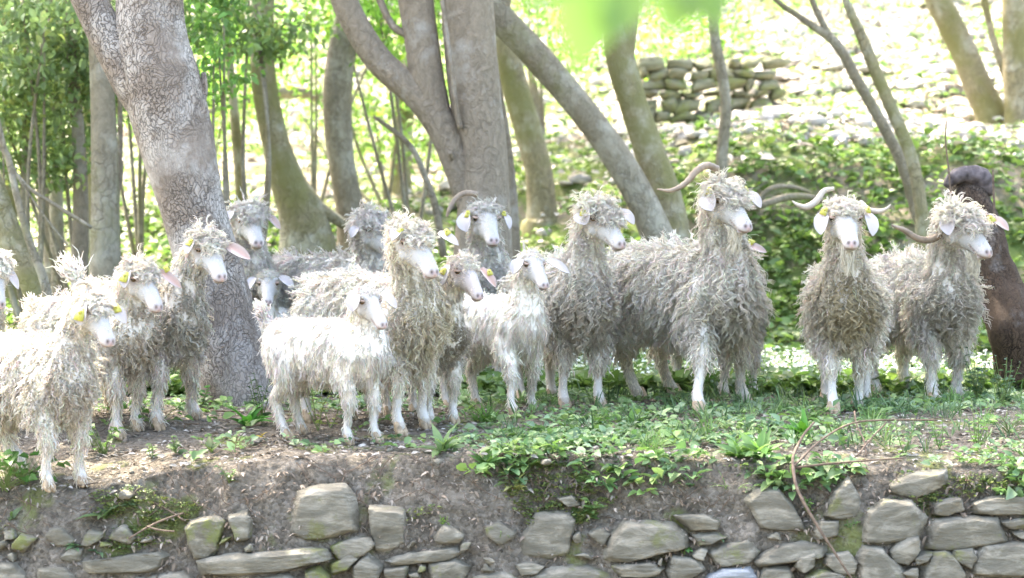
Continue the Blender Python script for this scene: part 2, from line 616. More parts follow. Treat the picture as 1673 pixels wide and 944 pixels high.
near = ((flat[:, 1] < 10.8) & (flat[:, 1] > 7.6) & (abs(flat[:, 0]) < 2.4)).astype(float)
fm = near * (flat[:, 2] < np.interp(flat[:, 0], RIM_X, RIM_Z) - 0.015) * 1.0
n_a = hash_noise(flat, 22, 1) * .5 + hash_noise(flat, 55, 2) * .3 + hash_noise(flat, 120, 3) * .22 + hash_noise(flat, 230, 9) * .12
flat[:, 2] += near * (1 - fm) * n_a * 0.014
flat[:, 1] -= fm * (n_a * 0.036 + hash_noise(flat, 9, 4) * 0.022)
flat[:, 2] += fm * n_a * 0.008
ii = np.arange(NR - 1)[:, None] * NX + np.arange(NX - 1)[None, :]
quads = np.stack([ii, ii + 1, ii + NX + 1, ii + NX], -1).reshape(-1, 4)
go = mesh_obj('ground', flat, [quads], SOIL)
tag(go, kind='structure')

# ------------------------------------------------------------------ dry stone wall with its stones
STONES = [
    ([(-12, 918), (25, 920), (46, 935), (52, 962), (-12, 962)], 0), ([(132, 917), (170, 912), (230, 905), (265, 899), (282, 908), (265, 926), (230, 938), (140, 936)], 0),
    ([(300, 862), (312, 849), (350, 840), (368, 850), (362, 898), (336, 916), (318, 914)], 1), ([(373, 840), (405, 834), (414, 850), (411, 880), (385, 884)], 1),
    ([(325, 916), (372, 906), (500, 896), (530, 897), (540, 914), (470, 934), (400, 941), (330, 940)], 0),
    ([(484, 802), (520, 794), (562, 792), (579, 810), (587, 868), (540, 882), (500, 884), (470, 872), (490, 843)], 0),
    ([(602, 826), (640, 828), (665, 832), (667, 892), (642, 904), (612, 899), (622, 865), (604, 850)], 0), ([(538, 892), (580, 879), (606, 878), (614, 890), (598, 906), (548, 913)], 1),
    ([(627, 915), (670, 904), (742, 893), (757, 900), (742, 911), (640, 926)], 0), ([(537, 922), (575, 902), (590, 909), (570, 931), (543, 940)], 1), ([(574, 926), (600, 902), (627, 925), (617, 944), (592, 952), (575, 944)], 0),
    ([(628, 930), (668, 924), (665, 952), (630, 955)], 1), ([(698, 920), (742, 911), (772, 925), (757, 952), (703, 952)], 0), ([(497, 930), (520, 924), (540, 940), (537, 962), (498, 962)], 1),
    ([(848, 872), (876, 838), (930, 834), (942, 847), (932, 905), (900, 916), (843, 908)], 0), ([(838, 921), (870, 917), (890, 925), (876, 939), (843, 937)], 0),
    ([(858, 942), (900, 926), (960, 920), (1002, 940), (1008, 965), (858, 965)], 0), ([(984, 917), (1000, 870), (1020, 851), (1100, 854), (1121, 870), (1127, 895), (1080, 906), (1020, 921)], 0),
    ([(1000, 924), (1060, 915), (1086, 929), (1070, 941), (1008, 940)], 1), ([(1087, 930), (1096, 907), (1142, 914), (1152, 930), (1132, 946), (1090, 946)], 0),
    ([(1154, 902), (1176, 889), (1226, 874), (1242, 900), (1226, 921), (1170, 926)], 1), ([(1130, 906), (1144, 892), (1156, 896), (1151, 912), (1135, 913)], 0),
    ([(1154, 942), (1180, 929), (1226, 925), (1242, 946), (1238, 965), (1148, 965)], 2), ([(1211, 815), (1236, 794), (1272, 794), (1312, 850), (1320, 866), (1290, 869), (1238, 862)], 0),
    ([(1343, 842), (1364, 800), (1386, 779), (1407, 815), (1402, 846), (1375, 855)], 0), ([(1399, 882), (1414, 835), (1440, 816), (1490, 817), (1517, 846), (1502, 881), (1450, 891), (1405, 889)], 0),
    ([(1447, 790), (1480, 774), (1546, 767), (1549, 790), (1530, 805), (1480, 812), (1450, 806)], 0), ([(1519, 820), (1570, 811), (1577, 835), (1540, 843), (1521, 839)], 0),
    ([(1584, 820), (1620, 809), (1675, 807), (1702, 810), (1702, 840), (1620, 843), (1587, 838)], 0), ([(1504, 898), (1520, 849), (1562, 843), (1630, 845), (1652, 885), (1600, 891), (1540, 899)], 0),
    ([(1587, 912), (1605, 890), (1675, 883), (1712, 885), (1712, 936), (1630, 943), (1586, 938)], 0), ([(1449, 900), (1470, 877), (1500, 875), (1504, 900), (1480, 923), (1454, 916)], 0),
    ([(1494, 944), (1510, 905), (1545, 898), (1561, 910), (1579, 940), (1562, 962), (1494, 962)], 0), ([(1554, 898), (1590, 893), (1598, 915), (1580, 929), (1559, 913)], 0),
    ([(1398, 912), (1410, 891), (1441, 895), (1476, 930), (1486, 950), (1470, 966), (1398, 962)], 1), ([(1490, 906), (1526, 898), (1511, 916), (1491, 921)], 0), ([(1630, 850), (1692, 843), (1692, 866), (1640, 863)], 0),
    ([(1650, 867), (1692, 861), (1692, 886), (1664, 881)], 0), ([(1323, 867), (1340, 848), (1371, 850), (1369, 876), (1329, 881)], 0), ([(1229, 916), (1270, 890), (1310, 885), (1353, 892), (1351, 905), (1300, 911), (1262, 921), (1240, 926)], 0),
    ([(1296, 926), (1305, 905), (1331, 900), (1331, 926), (1310, 937)], 0), ([(1345, 921), (1350, 905), (1386, 900), (1401, 920), (1396, 936), (1360, 932)], 0), ([(1234, 946), (1250, 925), (1290, 925), (1302, 951), (1240, 962)], 1),
    ([(1338, 930), (1380, 936), (1396, 962), (1308, 962), (1320, 940)], 1), ([(1474, 932), (1500, 924), (1496, 942), (1480, 944)], 0), ([(1100, 842), (1150, 838), (1180, 850), (1175, 866), (1125, 868)], 0),
    ([(1130, 872), (1165, 868), (1190, 878), (1160, 890), (1135, 888)], 1), ([(905, 812), (935, 806), (950, 820), (930, 828)], 0), ([(60, 930), (110, 925), (128, 940), (120, 962), (62, 962)], 0), ([(240, 944), (300, 930), (322, 946), (318, 965), (240, 965)], 0),
    ([(410, 944), (470, 938), (492, 950), (488, 966), (410, 966)], 0), ([(770, 940), (820, 930), (848, 944), (840, 966), (770, 966)], 1), ([(1010, 946), (1075, 944), (1085, 966), (1012, 966)], 0),
    ([(205, 800), (212, 806), (208, 814), (196, 816), (190, 808), (196, 800)], 0),
]
STONES = STONES[:-1]


def rock_mesh(loop2, depth0, thick, seed, sub=3, rough=1.0):
    """loop2: outline points (world, facing the viewer). Bulged slab, real depth behind it."""
    import bmesh
    r = np.random.default_rng(seed)
    L = np.asarray(loop2)
    c = L.mean(0)
    size = np.abs(L - c).max()
    off = np.array([0, 1.0, 0])
    ptsf = [c + (p - c) * 0.84 + off * (-0.035 - 0.02 * r.random()) + r.normal(size=3) * .004 for p in L]
    ptsm = [c + (p - c) * 1.06 + off * (0.005 + .012 * r.random()) for p in L]
    ptsb = [c + (p - c) * 0.75 + off * thick for p in L]
    bm = bmesh.new()
    for p in ptsf + ptsm + ptsb:
        bm.verts.new(p)
    bmesh.ops.convex_hull(bm, input=bm.verts[:])
    for v in [v for v in bm.verts if not v.link_faces]:
        bm.verts.remove(v)
    bmesh.ops.triangulate(bm, faces=bm.faces[:])
    for i in range(sub):
        bmesh.ops.subdivide_edges(bm, edges=bm.edges[:], cuts=1, use_grid_fill=True)
        if i == 0:
            bmesh.ops.smooth_vert(bm, verts=bm.verts[:], factor=0.12, use_axis_x=True, use_axis_y=True, use_axis_z=True)
    bm.normal_update()
    V = np.array([v.co[:] for v in bm.verts])
    Nn = np.array([v.normal[:] for v in bm.verts])
    F = np.array([[v.index for v in f.verts] for f in bm.faces if len(f.verts) == 3])
    bm.verts.index_update()
    bm.free()
    Vs = V * [1, 1, 2.6]
    d = hash_noise(Vs, 26, seed) * .0045 + hash_noise(Vs, 62, seed + 1) * .0028 + hash_noise(V, 140, seed + 2) * .0013
    # ledges: stepped layering
    lay = V[:, 2] * 70 + hash_noise(V, 14, seed + 3) * 1.6
    d += (np.abs((lay % 1) - .5) - .25) * 0.005
    V = V + Nn * (d * rough)[:, None]
    return V, F


wall = empty('stone_wall', (0, 8.0, -0.8))
tag(wall, 'mossy dry stone retaining wall holding up the earth bank under the goats', 'stone wall')


def wall_depth(z, x):
    rz = np.interp(x, RIM_X, RIM_Z)
    q = np.clip((rz - z) / 0.78, 0.02, 1)
    return float(rim_y(x) - 0.20 * q ** 0.45 - 0.05 * q)


for i, (poly, kind) in enumerate(STONES):
    c = np.mean(poly, 0)
    w0 = P(c[0], c[1], 8.05)
    d = wall_depth(w0[2], w0[0])
    loop = [P(a, b, d) for a, b in poly]
    V, F = rock_mesh(loop, d, 0.12, 100 + i * 7)
    mesh_obj('stone', V, [F], [ROCK, ROCKM, ROCKG][kind], wall)
# smaller stones packed into the joints of the lower band
rf = np.random.default_rng(77)
placed = [(np.mean(p, 0), np.asarray(p, float)) for p, k_ in STONES]


def dist_poly(q, poly):
    a_, b_ = poly, np.roll(poly, -1, 0)
    e = b_ - a_
    t_ = np.clip(((q - a_) * e).sum(1) / (e * e).sum(1), 0, 1)
    dd = np.linalg.norm(a_ + e * t_[:, None] - q, axis=1).min()
    cr_ = e[:, 0] * (q[1] - a_[:, 1]) - e[:, 1] * (q[0] - a_[:, 0])
    return -dd if (np.all(cr_ > 0) or np.all(cr_ < 0)) else dd


nfill = 0
for trial in range(6000):
    if nfill >= 26: break
    q = np.array([rf.uniform(0, 1673), rf.uniform(868, 948)])
    if q[0] > 1330: q[1] = rf.uniform(800, 948)
    dm = min(dist_poly(q, p) for _, p in placed)
    if dm < 7.5: continue
    rr0 = min(dm * .95, 22)
    an = np.sort(rf.uniform(0, 6.28, 7))
    pl_ = np.array([q + [math.cos(t) * rr0 * rf.uniform(1.0, 1.6), math.sin(t) * rr0 * rf.uniform(.7, .95)] for t in an])
    placed.append((q, pl_))
    w0 = P(q[0], q[1], 8.05)
    d = wall_depth(w0[2], w0[0]) + .006
    V, F = rock_mesh([P(a, b, d) for a, b in pl_], d, .10, 4000 + trial, sub=2)
    mesh_obj('stone', V, [F], [ROCK, ROCKM][nfill % 3 == 0], wall)
    nfill += 1
# lower courses, mostly below the frame
xx = -2.3
row = 0
for row in range(2):
    xx = -2.3
    while xx < 2.3 and len(wall.children) < 98:
        wd = random.uniform(.14, .28) if row else random.uniform(.16, .26)
        zc = -0.44 - row * 0.13
        ht = .055
        d = wall_depth(zc, xx + wd / 2)
        lp = [(xx + .01, d, zc - ht * random.uniform(.6, 1)), (xx + wd * .5, d, zc - ht), (xx + wd - .01, d, zc - ht * random.uniform(.5, 1)), (xx + wd, d, zc + ht * .6), (xx + wd * .6, d, zc + ht), (xx, d, zc + ht * .7)]
        V, F = rock_mesh(np.array(lp), d, .12, int(900 + xx * 50 + row * 991) % 9999, sub=2)
        mesh_obj('stone', V, [F], random.choice([ROCK, ROCKM]), wall)
        xx += wd + .012


# ------------------------------------------------------------------ trees
def tree_tube(pts, mat, name, parent, sides=28, seed=0, bump=0.05, knots=(), nf=1.0):
    """pts: list of (world point, radius)"""
    A = np.array([list(p) + [r] for p, r in pts])
    n = max(10, int(np.linalg.norm(np.diff(A[:, :3], axis=0), axis=1).sum() / 0.035))
    n = min(n, 140)
    C = catmull(A, n)
    Pt, R = C[None, :, :3], np.maximum(C[None, :, 3], .003)
    V, F = tubes(Pt, R, sides, ref=np.array([[0.05, 1.0, 0.02]]), cap=True)
    cen = np.repeat(C[:, :3], sides, 0)
    rad = np.repeat(C[:, 3], sides)
    nn = nrm(V - cen)
    d = (hash_noise(V, 5 * nf, seed) * 1.0 + hash_noise(V * [1, 1, .4], 14 * nf, seed + 1) * .6 + hash_noise(V, 36 * nf, seed + 2) * .3) * bump
    V = V + nn * (d * rad)[:, None]
    for kp, kr, ka in knots:
        dd = np.linalg.norm(V - kp, axis=1)
        V = V + nn * (np.exp(-(dd / kr) ** 2) * ka)[:, None]
    return mesh_obj(name, V, F, mat, parent)


def crown(center, rad, n, name, parent, seed, size=0.075, col=(0.07, 0.13, 0.025), clumps=26, flat_=1.0):
    r = np.random.default_rng(seed)
    cc = nrm(r.normal(size=(clumps, 3))) * (r.random((clumps, 1)) ** .4)
    cc = np.array(center) + cc * np.array(rad)
    k = r.integers(0, clumps, n)
    sc = np.mean(rad) * 0.30
    C = cc[k] + r.normal(size=(n, 3)) * sc * [1, 1, .55 * flat_]
    D = nrm(r.normal(size=(n, 3)) + [0, 0, -0.25])
    U = nrm(r.normal(size=(n, 3)) * .6 + [0, 0, 1])
    Lh = size * r.uniform(.7, 1.3, n)
    V, F = leaves(C, D, U, Lh, Lh * .55)
    cl = np.array(col) * (0.7 + 0.6 * r.random((clumps, 1)))[k] * r.uniform(.75, 1.3, (n, 1))
    cl = cl * np.where(r.random((n, 1)) < .12, [1.5, 1.25, 1.0], [1, 1, 1])
    o = mesh_obj(name, V, F, LEAF, parent, col=np.repeat(cl, 8, 0))
    return o


def px_tree(name, label, d, trunk, mat, branches=(), crowns=(), cat='tree', group=None, seed=1, flare=1.35, base=None, bump=.05, up=None, sides=28, leafcol=(0.07, 0.13, 0.025), knots=()):
    """trunk: list of (px,py,width px[,d]) from the top down; it is carried on to the ground and up out of the frame"""
    pts = []
    for q in trunk:
        dd = q[3] if len(q) > 3 else d
        pts.append((P(q[0], q[1], dd), q[2] / FPX * dd / 2))
    bp, br = pts[-1]
    pv = pts[-2][0]
    if base is None:
        dx = (bp[0] - pv[0]) / max(.05, pv[2] - bp[2])
        gz = float(ground_z(bp[0], bp[1]))
        drop = bp[2] - gz
        if drop > 0.05:
            pts.append((np.array([bp[0] + dx * drop * .5, bp[1], gz + .02]), br * flare))
            bp2 = pts[-1][0]
        else:
            bp2 = bp
        pts.append((np.array([bp2[0] + 0.01, bp2[1], min(gz, bp2[2]) - 0.15]), br * flare * 1.25))
    root = empty(name, (bp[0], bp[1], float(ground_z(bp[0], bp[1]))))
    if up:
        t0, r0 = pts[0]
        t1 = pts[1][0]
        dr = (t0 - t1) / np.linalg.norm(t0 - t1)
        for k in range(1, 4):
            pts.insert(0, (t0 + (dr * .8 + np.array([0, 0, .4])) * up * k / 3, r0 * (1 - .22 * k)))
    tag(root, label, cat, group)
    tree_tube(pts, mat, 'trunk', root, seed=seed, bump=bump, sides=sides, knots=[(P(a, b, d - .0), kr, ka) for a, b, kr, ka in knots])
    for j, b in enumerate(branches):
        q = [(P(x, y, (e[0] if e else d)), wd / FPX * d / 2) for x, y, wd, *e in b]
        tree_tube(q, mat, 'branch', root, seed=seed + 20 + j, bump=bump, sides=16 if b[0][2] > 12 else 8)
    for j, c in enumerate(crowns):
        crown(c[0], c[1], c[2], 'crown', root, seed * 31 + j, col=leafcol, size=c[3] if len(c) > 3 else .08)  # unseen crowns above the frame, placed and thinned to shape the dappled shade
    return root


px_tree('leaning_tree', 'thick pale grey cracked trunk forking at the top, leaning behind the goats at left', 9.75,
        [(243, -30, 108), (248, 60, 116), (262, 130, 128), (285, 220, 126), (312, 330, 108), (345, 450, 110), (372, 560, 116), (388, 640, 124), (392, 668, 138)], BARK_MAIN,
        branches=[[(120, -50, 52), (150, 10, 58), (185, 75, 66), (222, 135, 78), (262, 190, 84), (285, 250, 70)], [(333, 118, 8), (332, 150, 16), (320, 180, 22), (300, 215, 26)]],
        crowns=[((-2.6, 12.1, 4.6), (1.5, 1.6, 1.0), 7500), ((-1.5, 11.6, 5.0), (1.5, 1.6, .9), 5600)], seed=3, flare=1.25, bump=.035, up=2.6, sides=48,
        knots=[(300, 195, .05, .012), (310, 240, .035, .012), (352, 290, .02, .008)])
px_tree('forked_tree', 'big brown trunk with a curving limb, behind the goats in the middle', 12,
        [(762, -30, 84), (768, 80, 84), (778, 170, 80), (790, 240, 76), (792, 320, 82), (790, 400, 96)], BARK_BIG,
        branches=[[(548, -40, 42), (575, 30, 44), (620, 100, 46), (680, 152, 50), (722, 205, 54), (748, 270, 50), (768, 340, 40)],
                  [(675, -30, 60), (688, 60, 56), (700, 140, 56), (725, 220, 44)], [(722, 0, 7, 11.85), (735, 90, 7, 11.85), (745, 170, 8, 11.88), (752, 210, 10, 11.9)],
                  [(612, -20, 12), (640, 40, 12), (668, 60, 14), (690, 100, 16)], [(735, 248, 8, 11.9), (742, 262, 14, 11.95), (760, 285, 20)]],
        crowns=[((-.9, 12.4, 4.6), (1.8, 1.6, .9), 5200), ((.6, 12.0, 5.1), (1.7, 1.7, .9), 5200)], seed=5, flare=1.15, bump=.05, up=3, sides=40)
px_tree('slanting_tree', 'long bare trunk slanting down to the right behind the goats, beside an upright grey one', 13,
        [(770, -40, 44), (800, 10, 48), (870, 85, 48), (960, 190, 46), (1025, 285, 48), (1070, 375, 52), (1085, 430, 60)], BARK_GREY,
        branches=[[(822, -10, 30), (815, 10, 36), (800, 25, 30)]], crowns=[((.9, 13.2, 5.2), (1.6, 1.5, .8), 1700)], seed=9, up=2.5)
px_tree('mossy_trunk_tree', 'trunk with two upright forks, mossy foot touching the long slanting trunk', 13.3,
        [(985, -40, 26), (998, 20, 30), (1012, 90, 46), (1035, 170, 46), (1062, 250, 50), (1090, 340, 58), (1100, 420, 62)], BARK_MOSS,
        branches=[[(1030, -30, 20), (1030, 30, 24), (1020, 90, 34), (1022, 130, 36)]], crowns=[((2.2, 13.4, 5.2), (1.5, 1.4, .8), 1500)], seed=13, up=2.5)
px_tree('mossy_trunk_tree', 'yellow-green mossy trunk swelling at its foot, right of the leaning trunk', 14.5,
        [(430, -30, 36), (428, 60, 38), (432, 140, 40), (450, 230, 44), (472, 300, 58), (492, 345, 78), (500, 390, 90)], BARK_MOSS,
        branches=[[(500, 320, 24), (530, 345, 20), (575, 375, 16), (610, 400, 12)]], crowns=[((-2.6, 15.5, 4.8), (1.7, 1.6, .9), 7000)], seed=17, up=2)
px_tree('grey_trunk_tree', 'upright grey-green trunk between the mossy trunk and the forked tree', 14.8,
        [(575, -30, 26), (562, 60, 44), (552, 140, 48), (553, 220, 46), (562, 290, 44), (575, 360, 52)], BARK_GREY,
        crowns=[((-1.3, 15.6, 5), (1.6, 1.6, .9), 7000)], seed=19, up=2)
px_tree('mossy_trunk_tree', 'short mossy trunk half hidden behind the curving limb', 18,
        [(690, -20, 30), (672, 100, 32), (662, 170, 34), (656, 240, 36), (652, 310, 42)], BARK_MOSS, seed=23, up=2, crowns=[((-1.0, 19, 5.2), (1.6, 1.4, .9), 5000)])
px_tree('grey_trunk_tree', 'pale mossy trunk just right of the big brown trunk, standing farther back', 16,
        [(815, -20, 34), (822, 60, 40), (838, 130, 44), (862, 210, 46), (880, 280, 46), (886, 350, 54)], BARK_MOSS, seed=29, up=2, crowns=[((.6, 16.4, 5.4), (1.6, 1.4, .9), 5000)])
px_tree('thin_trunk_tree', 'thin dark brown trunk hugging the right side of the big brown trunk', 13.2,
        [(800, 40, 12), (812, 140, 14), (822, 200, 16), (832, 280, 18), (838, 370, 22)], BARK_BIG, seed=31, sides=14, up=1.5)
px_tree('thin_trunk_tree', 'slim smooth trunk below the blurred leaves, above the long-horned goat', 14.5,
        [(1165, -20, 15), (1168, 60, 17), (1180, 125, 18), (1186, 180, 18), (1180, 250, 20)], BARK_GREY, seed=37, sides=16, up=2)
px_tree('thin_trunk_tree', 'slim dark trunk with a side shoot, left of its twin on the green bank', 13.4,
        [(1255, -15, 8), (1310, 30, 10), (1365, 70, 16), (1400, 130, 18), (1440, 200, 18), (1475, 270, 20), (1500, 350, 22), (1512, 385, 24)], BARK_GREY,
        branches=[[(1318, -20, 9), (1340, 30, 10), (1365, 75, 12)]], seed=41, sides=16, up=1.5)
px_tree('thin_trunk_tree', 'slim pale trunk on the green bank, right of its darker twin', 13.2,
        [(1375, -20, 12), (1408, 60, 18), (1432, 120, 20), (1462, 190, 20), (1490, 260, 20), (1505, 340, 22), (1508, 385, 24)], BARK_MOSS, seed=43, sides=16, up=1.5)
px_tree('mossy_trunk_tree', 'leaning mossy trunk at the top right above the green bank', 16.9,
        [(1525, -20, 40), (1548, 30, 42), (1575, 85, 44), (1600, 145, 48), (1622, 195, 58)], BARK_MOSS, seed=47, up=2)
px_tree('mossy_trunk_tree', 'thick mossy trunk cut by the right edge of the picture', 16.7,
        [(1660, -20, 46), (1660, 60, 46), (1662, 130, 48), (1668, 190, 56)], BARK_MOSS, seed=53, up=2)
px_tree('thin_trunk_tree', 'thin leaning stem between the two mossy trunks at top right', 16.8,
        [(1605, -20, 11), (1622, 60, 12), (1645, 130, 14), (1668, 195, 16)], BARK_MOSS, seed=57, sides=12, up=1.5)
# thicket at the left
LT = [
    ('grey_trunk_tree', 'upright pale grey trunk just left of the leaning trunk', 12.2, [(162, -20, 38), (165, 100, 40), (170, 220, 44), (172, 330, 46), (172, 430, 52)], BARK_GREY),
    ('dark_trunk_tree', 'dark upright stem left of the pale grey trunk', 13.0, [(118, 100, 20), (128, 220, 22), (132, 330, 26), (130, 470, 30)], BARK_BIG),
    ('dark_trunk_tree', 'slim dark stem behind the crowd of stems at the left', 14.2, [(60, 40, 18), (62, 180, 20), (70, 300, 22), (84, 430, 26)], BARK_BIG),
    ('grey_trunk_tree', 'thin grey stem between two dark stems in the left thicket', 13.5, [(88, 130, 18), (92, 240, 20), (92, 340, 22), (96, 470, 24)], BARK_GREY),
    ('mossy_trunk_tree', 'stout yellow-brown trunk leaning right, at the left edge above the cropped goat', 11.6, [(-30, 250, 40), (-8, 320, 42), (18, 390, 42), (45, 440, 44), (66, 500, 48)], BARK_MOSS),
    ('thin_trunk_tree', 'thin bent stem crossing in front of the left thicket', 11.4, [(0, 215, 10), (14, 260, 11), (30, 330, 12), (50, 400, 13), (75, 470, 16)], BARK_GREY),
    ('mossy_trunk_tree', 'straight mossy trunk at the far left edge', 13.8, [(8, 90, 26), (12, 220, 28), (14, 340, 30), (16, 460, 32)], BARK_MOSS),
    ('thin_trunk_tree', 'thin stem forking beside the left edge of the leaning trunk', 12.6, [(196, 150, 8), (196, 240, 10), (190, 300, 14), (186, 400, 18)], BARK_BIG),
    ('mossy_trunk_tree', 'thin mossy sapling stem between the leaning trunk and the mossy trunk', 15.0, [(372, 60, 12), (378, 130, 14), (385, 210, 16), (394, 310, 20)], BARK_MOSS),
    ('grey_trunk_tree', 'thin stem standing in the middle of the left thicket', 12.9, [(42, 60, 12), (44, 200, 14), (40, 330, 15), (46, 470, 18)], BARK_GREY),
    ('mossy_trunk_tree', 'mossy stem behind the pale grey trunk', 15.5, [(150, 40, 24), (148, 160, 26), (150, 300, 28), (148, 420, 32)], BARK_MOSS),
]
for i, (nm, lb, d, pts, mt) in enumerate(LT):
    br = []
    if i == 5:
        br = [[(0, 240, 5), (40, 300, 6), (90, 335, 7), (150, 372, 6)], [(10, 250, 6), (30, 290, 5), (70, 350, 4), (110, 400, 3)]]
    if i == 7:
        br = [[(200, 262, 4), (198, 290, 7), (190, 318, 10)]]
    cr = [((-3.0 + .5 * (i % 3), d + 1.0, 4.9), (1.5, 1.4, .8), 5000)] if i in (0, 1, 4) else []
    px_tree(nm, lb, d, pts, mt, branches=br, seed=60 + i * 3, sides=18, up=1.8, crowns=cr)

# fallen grey limbs on the far slope and in the wood
def limb(name, label, pts, mat, cat='branch', seed=1, sides=14, bump=.08):
    root = tree_tube([(P(x, y, d), wd / FPX * d / 2) for x, y, wd, d in pts], mat, name, None, seed=seed, bump=bump, sides=sides)
    tag(root, label, cat)
    return root


limb('fallen_branch', 'curved fallen branch lying on the green bank behind the long-horned goat', [(1205, 345, 10, 13.6), (1250, 333, 12, 13.6), (1285, 322, 12, 13.7), (1325, 322, 10, 13.8), (1350, 332, 6, 13.8)], BARK_GREY, seed=4)
limb('fallen_branch', 'thin arched root above the curved fallen branch', [(1236, 345, 8, 13.9), (1246, 318, 8, 13.9), (1268, 305, 9, 13.9), (1300, 306, 7, 14), (1325, 315, 5, 14)], BARK_GREY, seed=6)
limb('fallen_branch', 'pale broken branch leaning in the sun left of the mossy trunk', [(335, 165, 10, 17), (352, 120, 12, 17), (368, 80, 12, 17.2), (380, 40, 8, 17.3)], BARK_GREY, seed=7)
limb('fallen_branch', 'long pale log lying across the slope behind the mossy trunk', [(330, 190, 20, 18.5), (400, 165, 22, 18.6), (470, 150, 22, 18.7), (540, 160, 18, 18.8)], BARK_GREY, seed=8)
limb('bare_sapling', 'bare forked grey sapling in the gap left of the big brown trunk', [(610, 190, 5, 12.8), (645, 215, 8, 12.8), (675, 245, 9, 12.8), (695, 290, 10, 12.8), (712, 340, 12, 12.8), (725, 420, 13, 12.8)], BARK_GREY, 'sapling', seed=10)
# dead leaning trunk at the right with its broken top
dt = empty('dead_tree', tuple(P(1660, 575, 10.4)))
tag(dt, 'dark rotten trunk leaning behind the rightmost goat', 'dead tree')
tree_tube([(P(a, b, d), wd / FPX * d / 2) for a, b, wd, d in [(1574, 282, 26, 10.7), (1576, 300, 58, 10.7), (1590, 340, 62, 10.6), (1612, 400, 66, 10.55), (1634, 470, 74, 10.5), (1655, 540, 84, 10.4), (1672, 600, 96, 10.4), (1680, 640, 100, 10.4)]], BARK_DEAD, 'trunk', dt, seed=15, bump=.17, sides=96, nf=5)
tree_tube([(P(a, b, d), wd / FPX * d / 2) for a, b, wd, d in [(1545, 305, 10, 10.6), (1552, 296, 24, 10.6), (1572, 285, 34, 10.6), (1596, 288, 32, 10.6), (1612, 302, 22, 10.6), (1618, 320, 10, 10.6)]], plain('weathered_wood', (0.10, 0.085, 0.085), .9, .2, noise=.6, nscale=30, bump=1.0), 'broken_top', dt, seed=16, bump=.36, sides=48, nf=3.5)
limb('dry_stalk', 'thin upright dry stalk left of the dead trunk top', [(1546, 195, 2.0, 10.5), (1545, 230, 2.4, 10.5), (1549, 270, 2.6, 10.5), (1552, 300, 3, 10.5), (1560, 420, 3, 10.5), (1565, 640, 3, 10.5)], TWIG, 'stalk', sides=6, bump=0)
limb('dry_stalk', 'short upright dry stalk right of the dead trunk top', [(1622, 278, 3, 10.5), (1623, 300, 3.6, 10.5), (1626, 400, 4, 10.5), (1630, 640, 4, 10.5)], TWIG, 'stalk', sides=6, bump=0)

# dead branch lying over the wall, foreground right
db = empty('dead_branch', tuple(P(1298, 762, 8.1)))
tag(db, 'dry forked brown branch hanging down over the stone wall', 'branch')
def dtube(pts, name='side_twig', parent=None):
    pts = [(a, b, c * .72, e) for a, b, c, e in pts]
    tree_tube([(P(a, b, d), wd / FPX * d / 2) for a, b, wd, d in pts], TWIG, name, parent, seed=int(pts[0][0]), bump=.1, sides=8)
dtube([(1295, 762, 8, 7.98), (1303, 800, 7, 7.9), (1330, 850, 6.5, 7.84), (1362, 900, 6, 7.82), (1398, 955, 5, 7.8)], 'stem', db)
dtube([(1297, 768, 8, 7.98), (1296, 745, 7, 8.05), (1312, 712, 6, 8.15), (1330, 690, 5, 8.2)], parent=db)
dtube([(1297, 762, 6, 7.99), (1340, 720, 4.5, 8.15), (1390, 692, 3.6, 8.25), (1450, 686, 3, 8.3), (1530, 686, 2, 8.3)], parent=db)
dtube([(1297, 764, 5, 8.0), (1360, 757, 4.5, 8.02), (1420, 752, 3.6, 8.05), (1480, 748, 2.2, 8.1)], parent=db)
dtube([(1396, 672, 2, 8.35), (1400, 695, 2.4, 8.3), (1412, 720, 2.4, 8.22), (1415, 745, 2, 8.15)], parent=db)
dtube([(1448, 690, 2, 8.3), (1420, 720, 2.5, 8.22), (1400, 745, 2.5, 8.12)], parent=db)
tw = empty('dead_branch', tuple(P(270, 850, 8.1)))
tag(tw, 'pale dry twig lying on the bank below the front left goats', 'branch')
dtube([(210, 880, 4, 7.98), (240, 862, 4.6, 8.0), (270, 848, 5, 8.0), (300, 838, 3, 8.02)], 'stem', tw)
dtube([(240, 860, 2, 7.97), (262, 866, 2.0, 7.96), (285, 868, 1.6, 7.96)], parent=tw)
dtube([(250, 820, 3, 8.1), (280, 836, 3.4, 8.05), (300, 850, 3, 8.0)], parent=tw)
tw = empty('dead_branch', tuple(P(600, 755, 8.2)))
tag(tw, 'short broken stick on the bank below the small white goat', 'branch')
dtube([(605, 735, 4, 8.3), (612, 755, 4.6, 8.22), (622, 775, 5, 8.16)], 'stem', tw)
dtube([(632, 730, 2, 8.3), (626, 750, 2.2, 8.22), (621, 766, 2.4, 8.18)], parent=tw)
tw = empty('dead_branch', tuple(P(1100, 760, 8.2)))
tag(tw, 'flat brown bark strip lying in the herbs in the middle of the bank', 'branch')
dtube([(1080, 778, 5, 8.14), (1100, 765, 6.5, 8.18), (1112, 748, 5, 8.26), (1116, 735, 3, 8.3)], 'stem', tw)

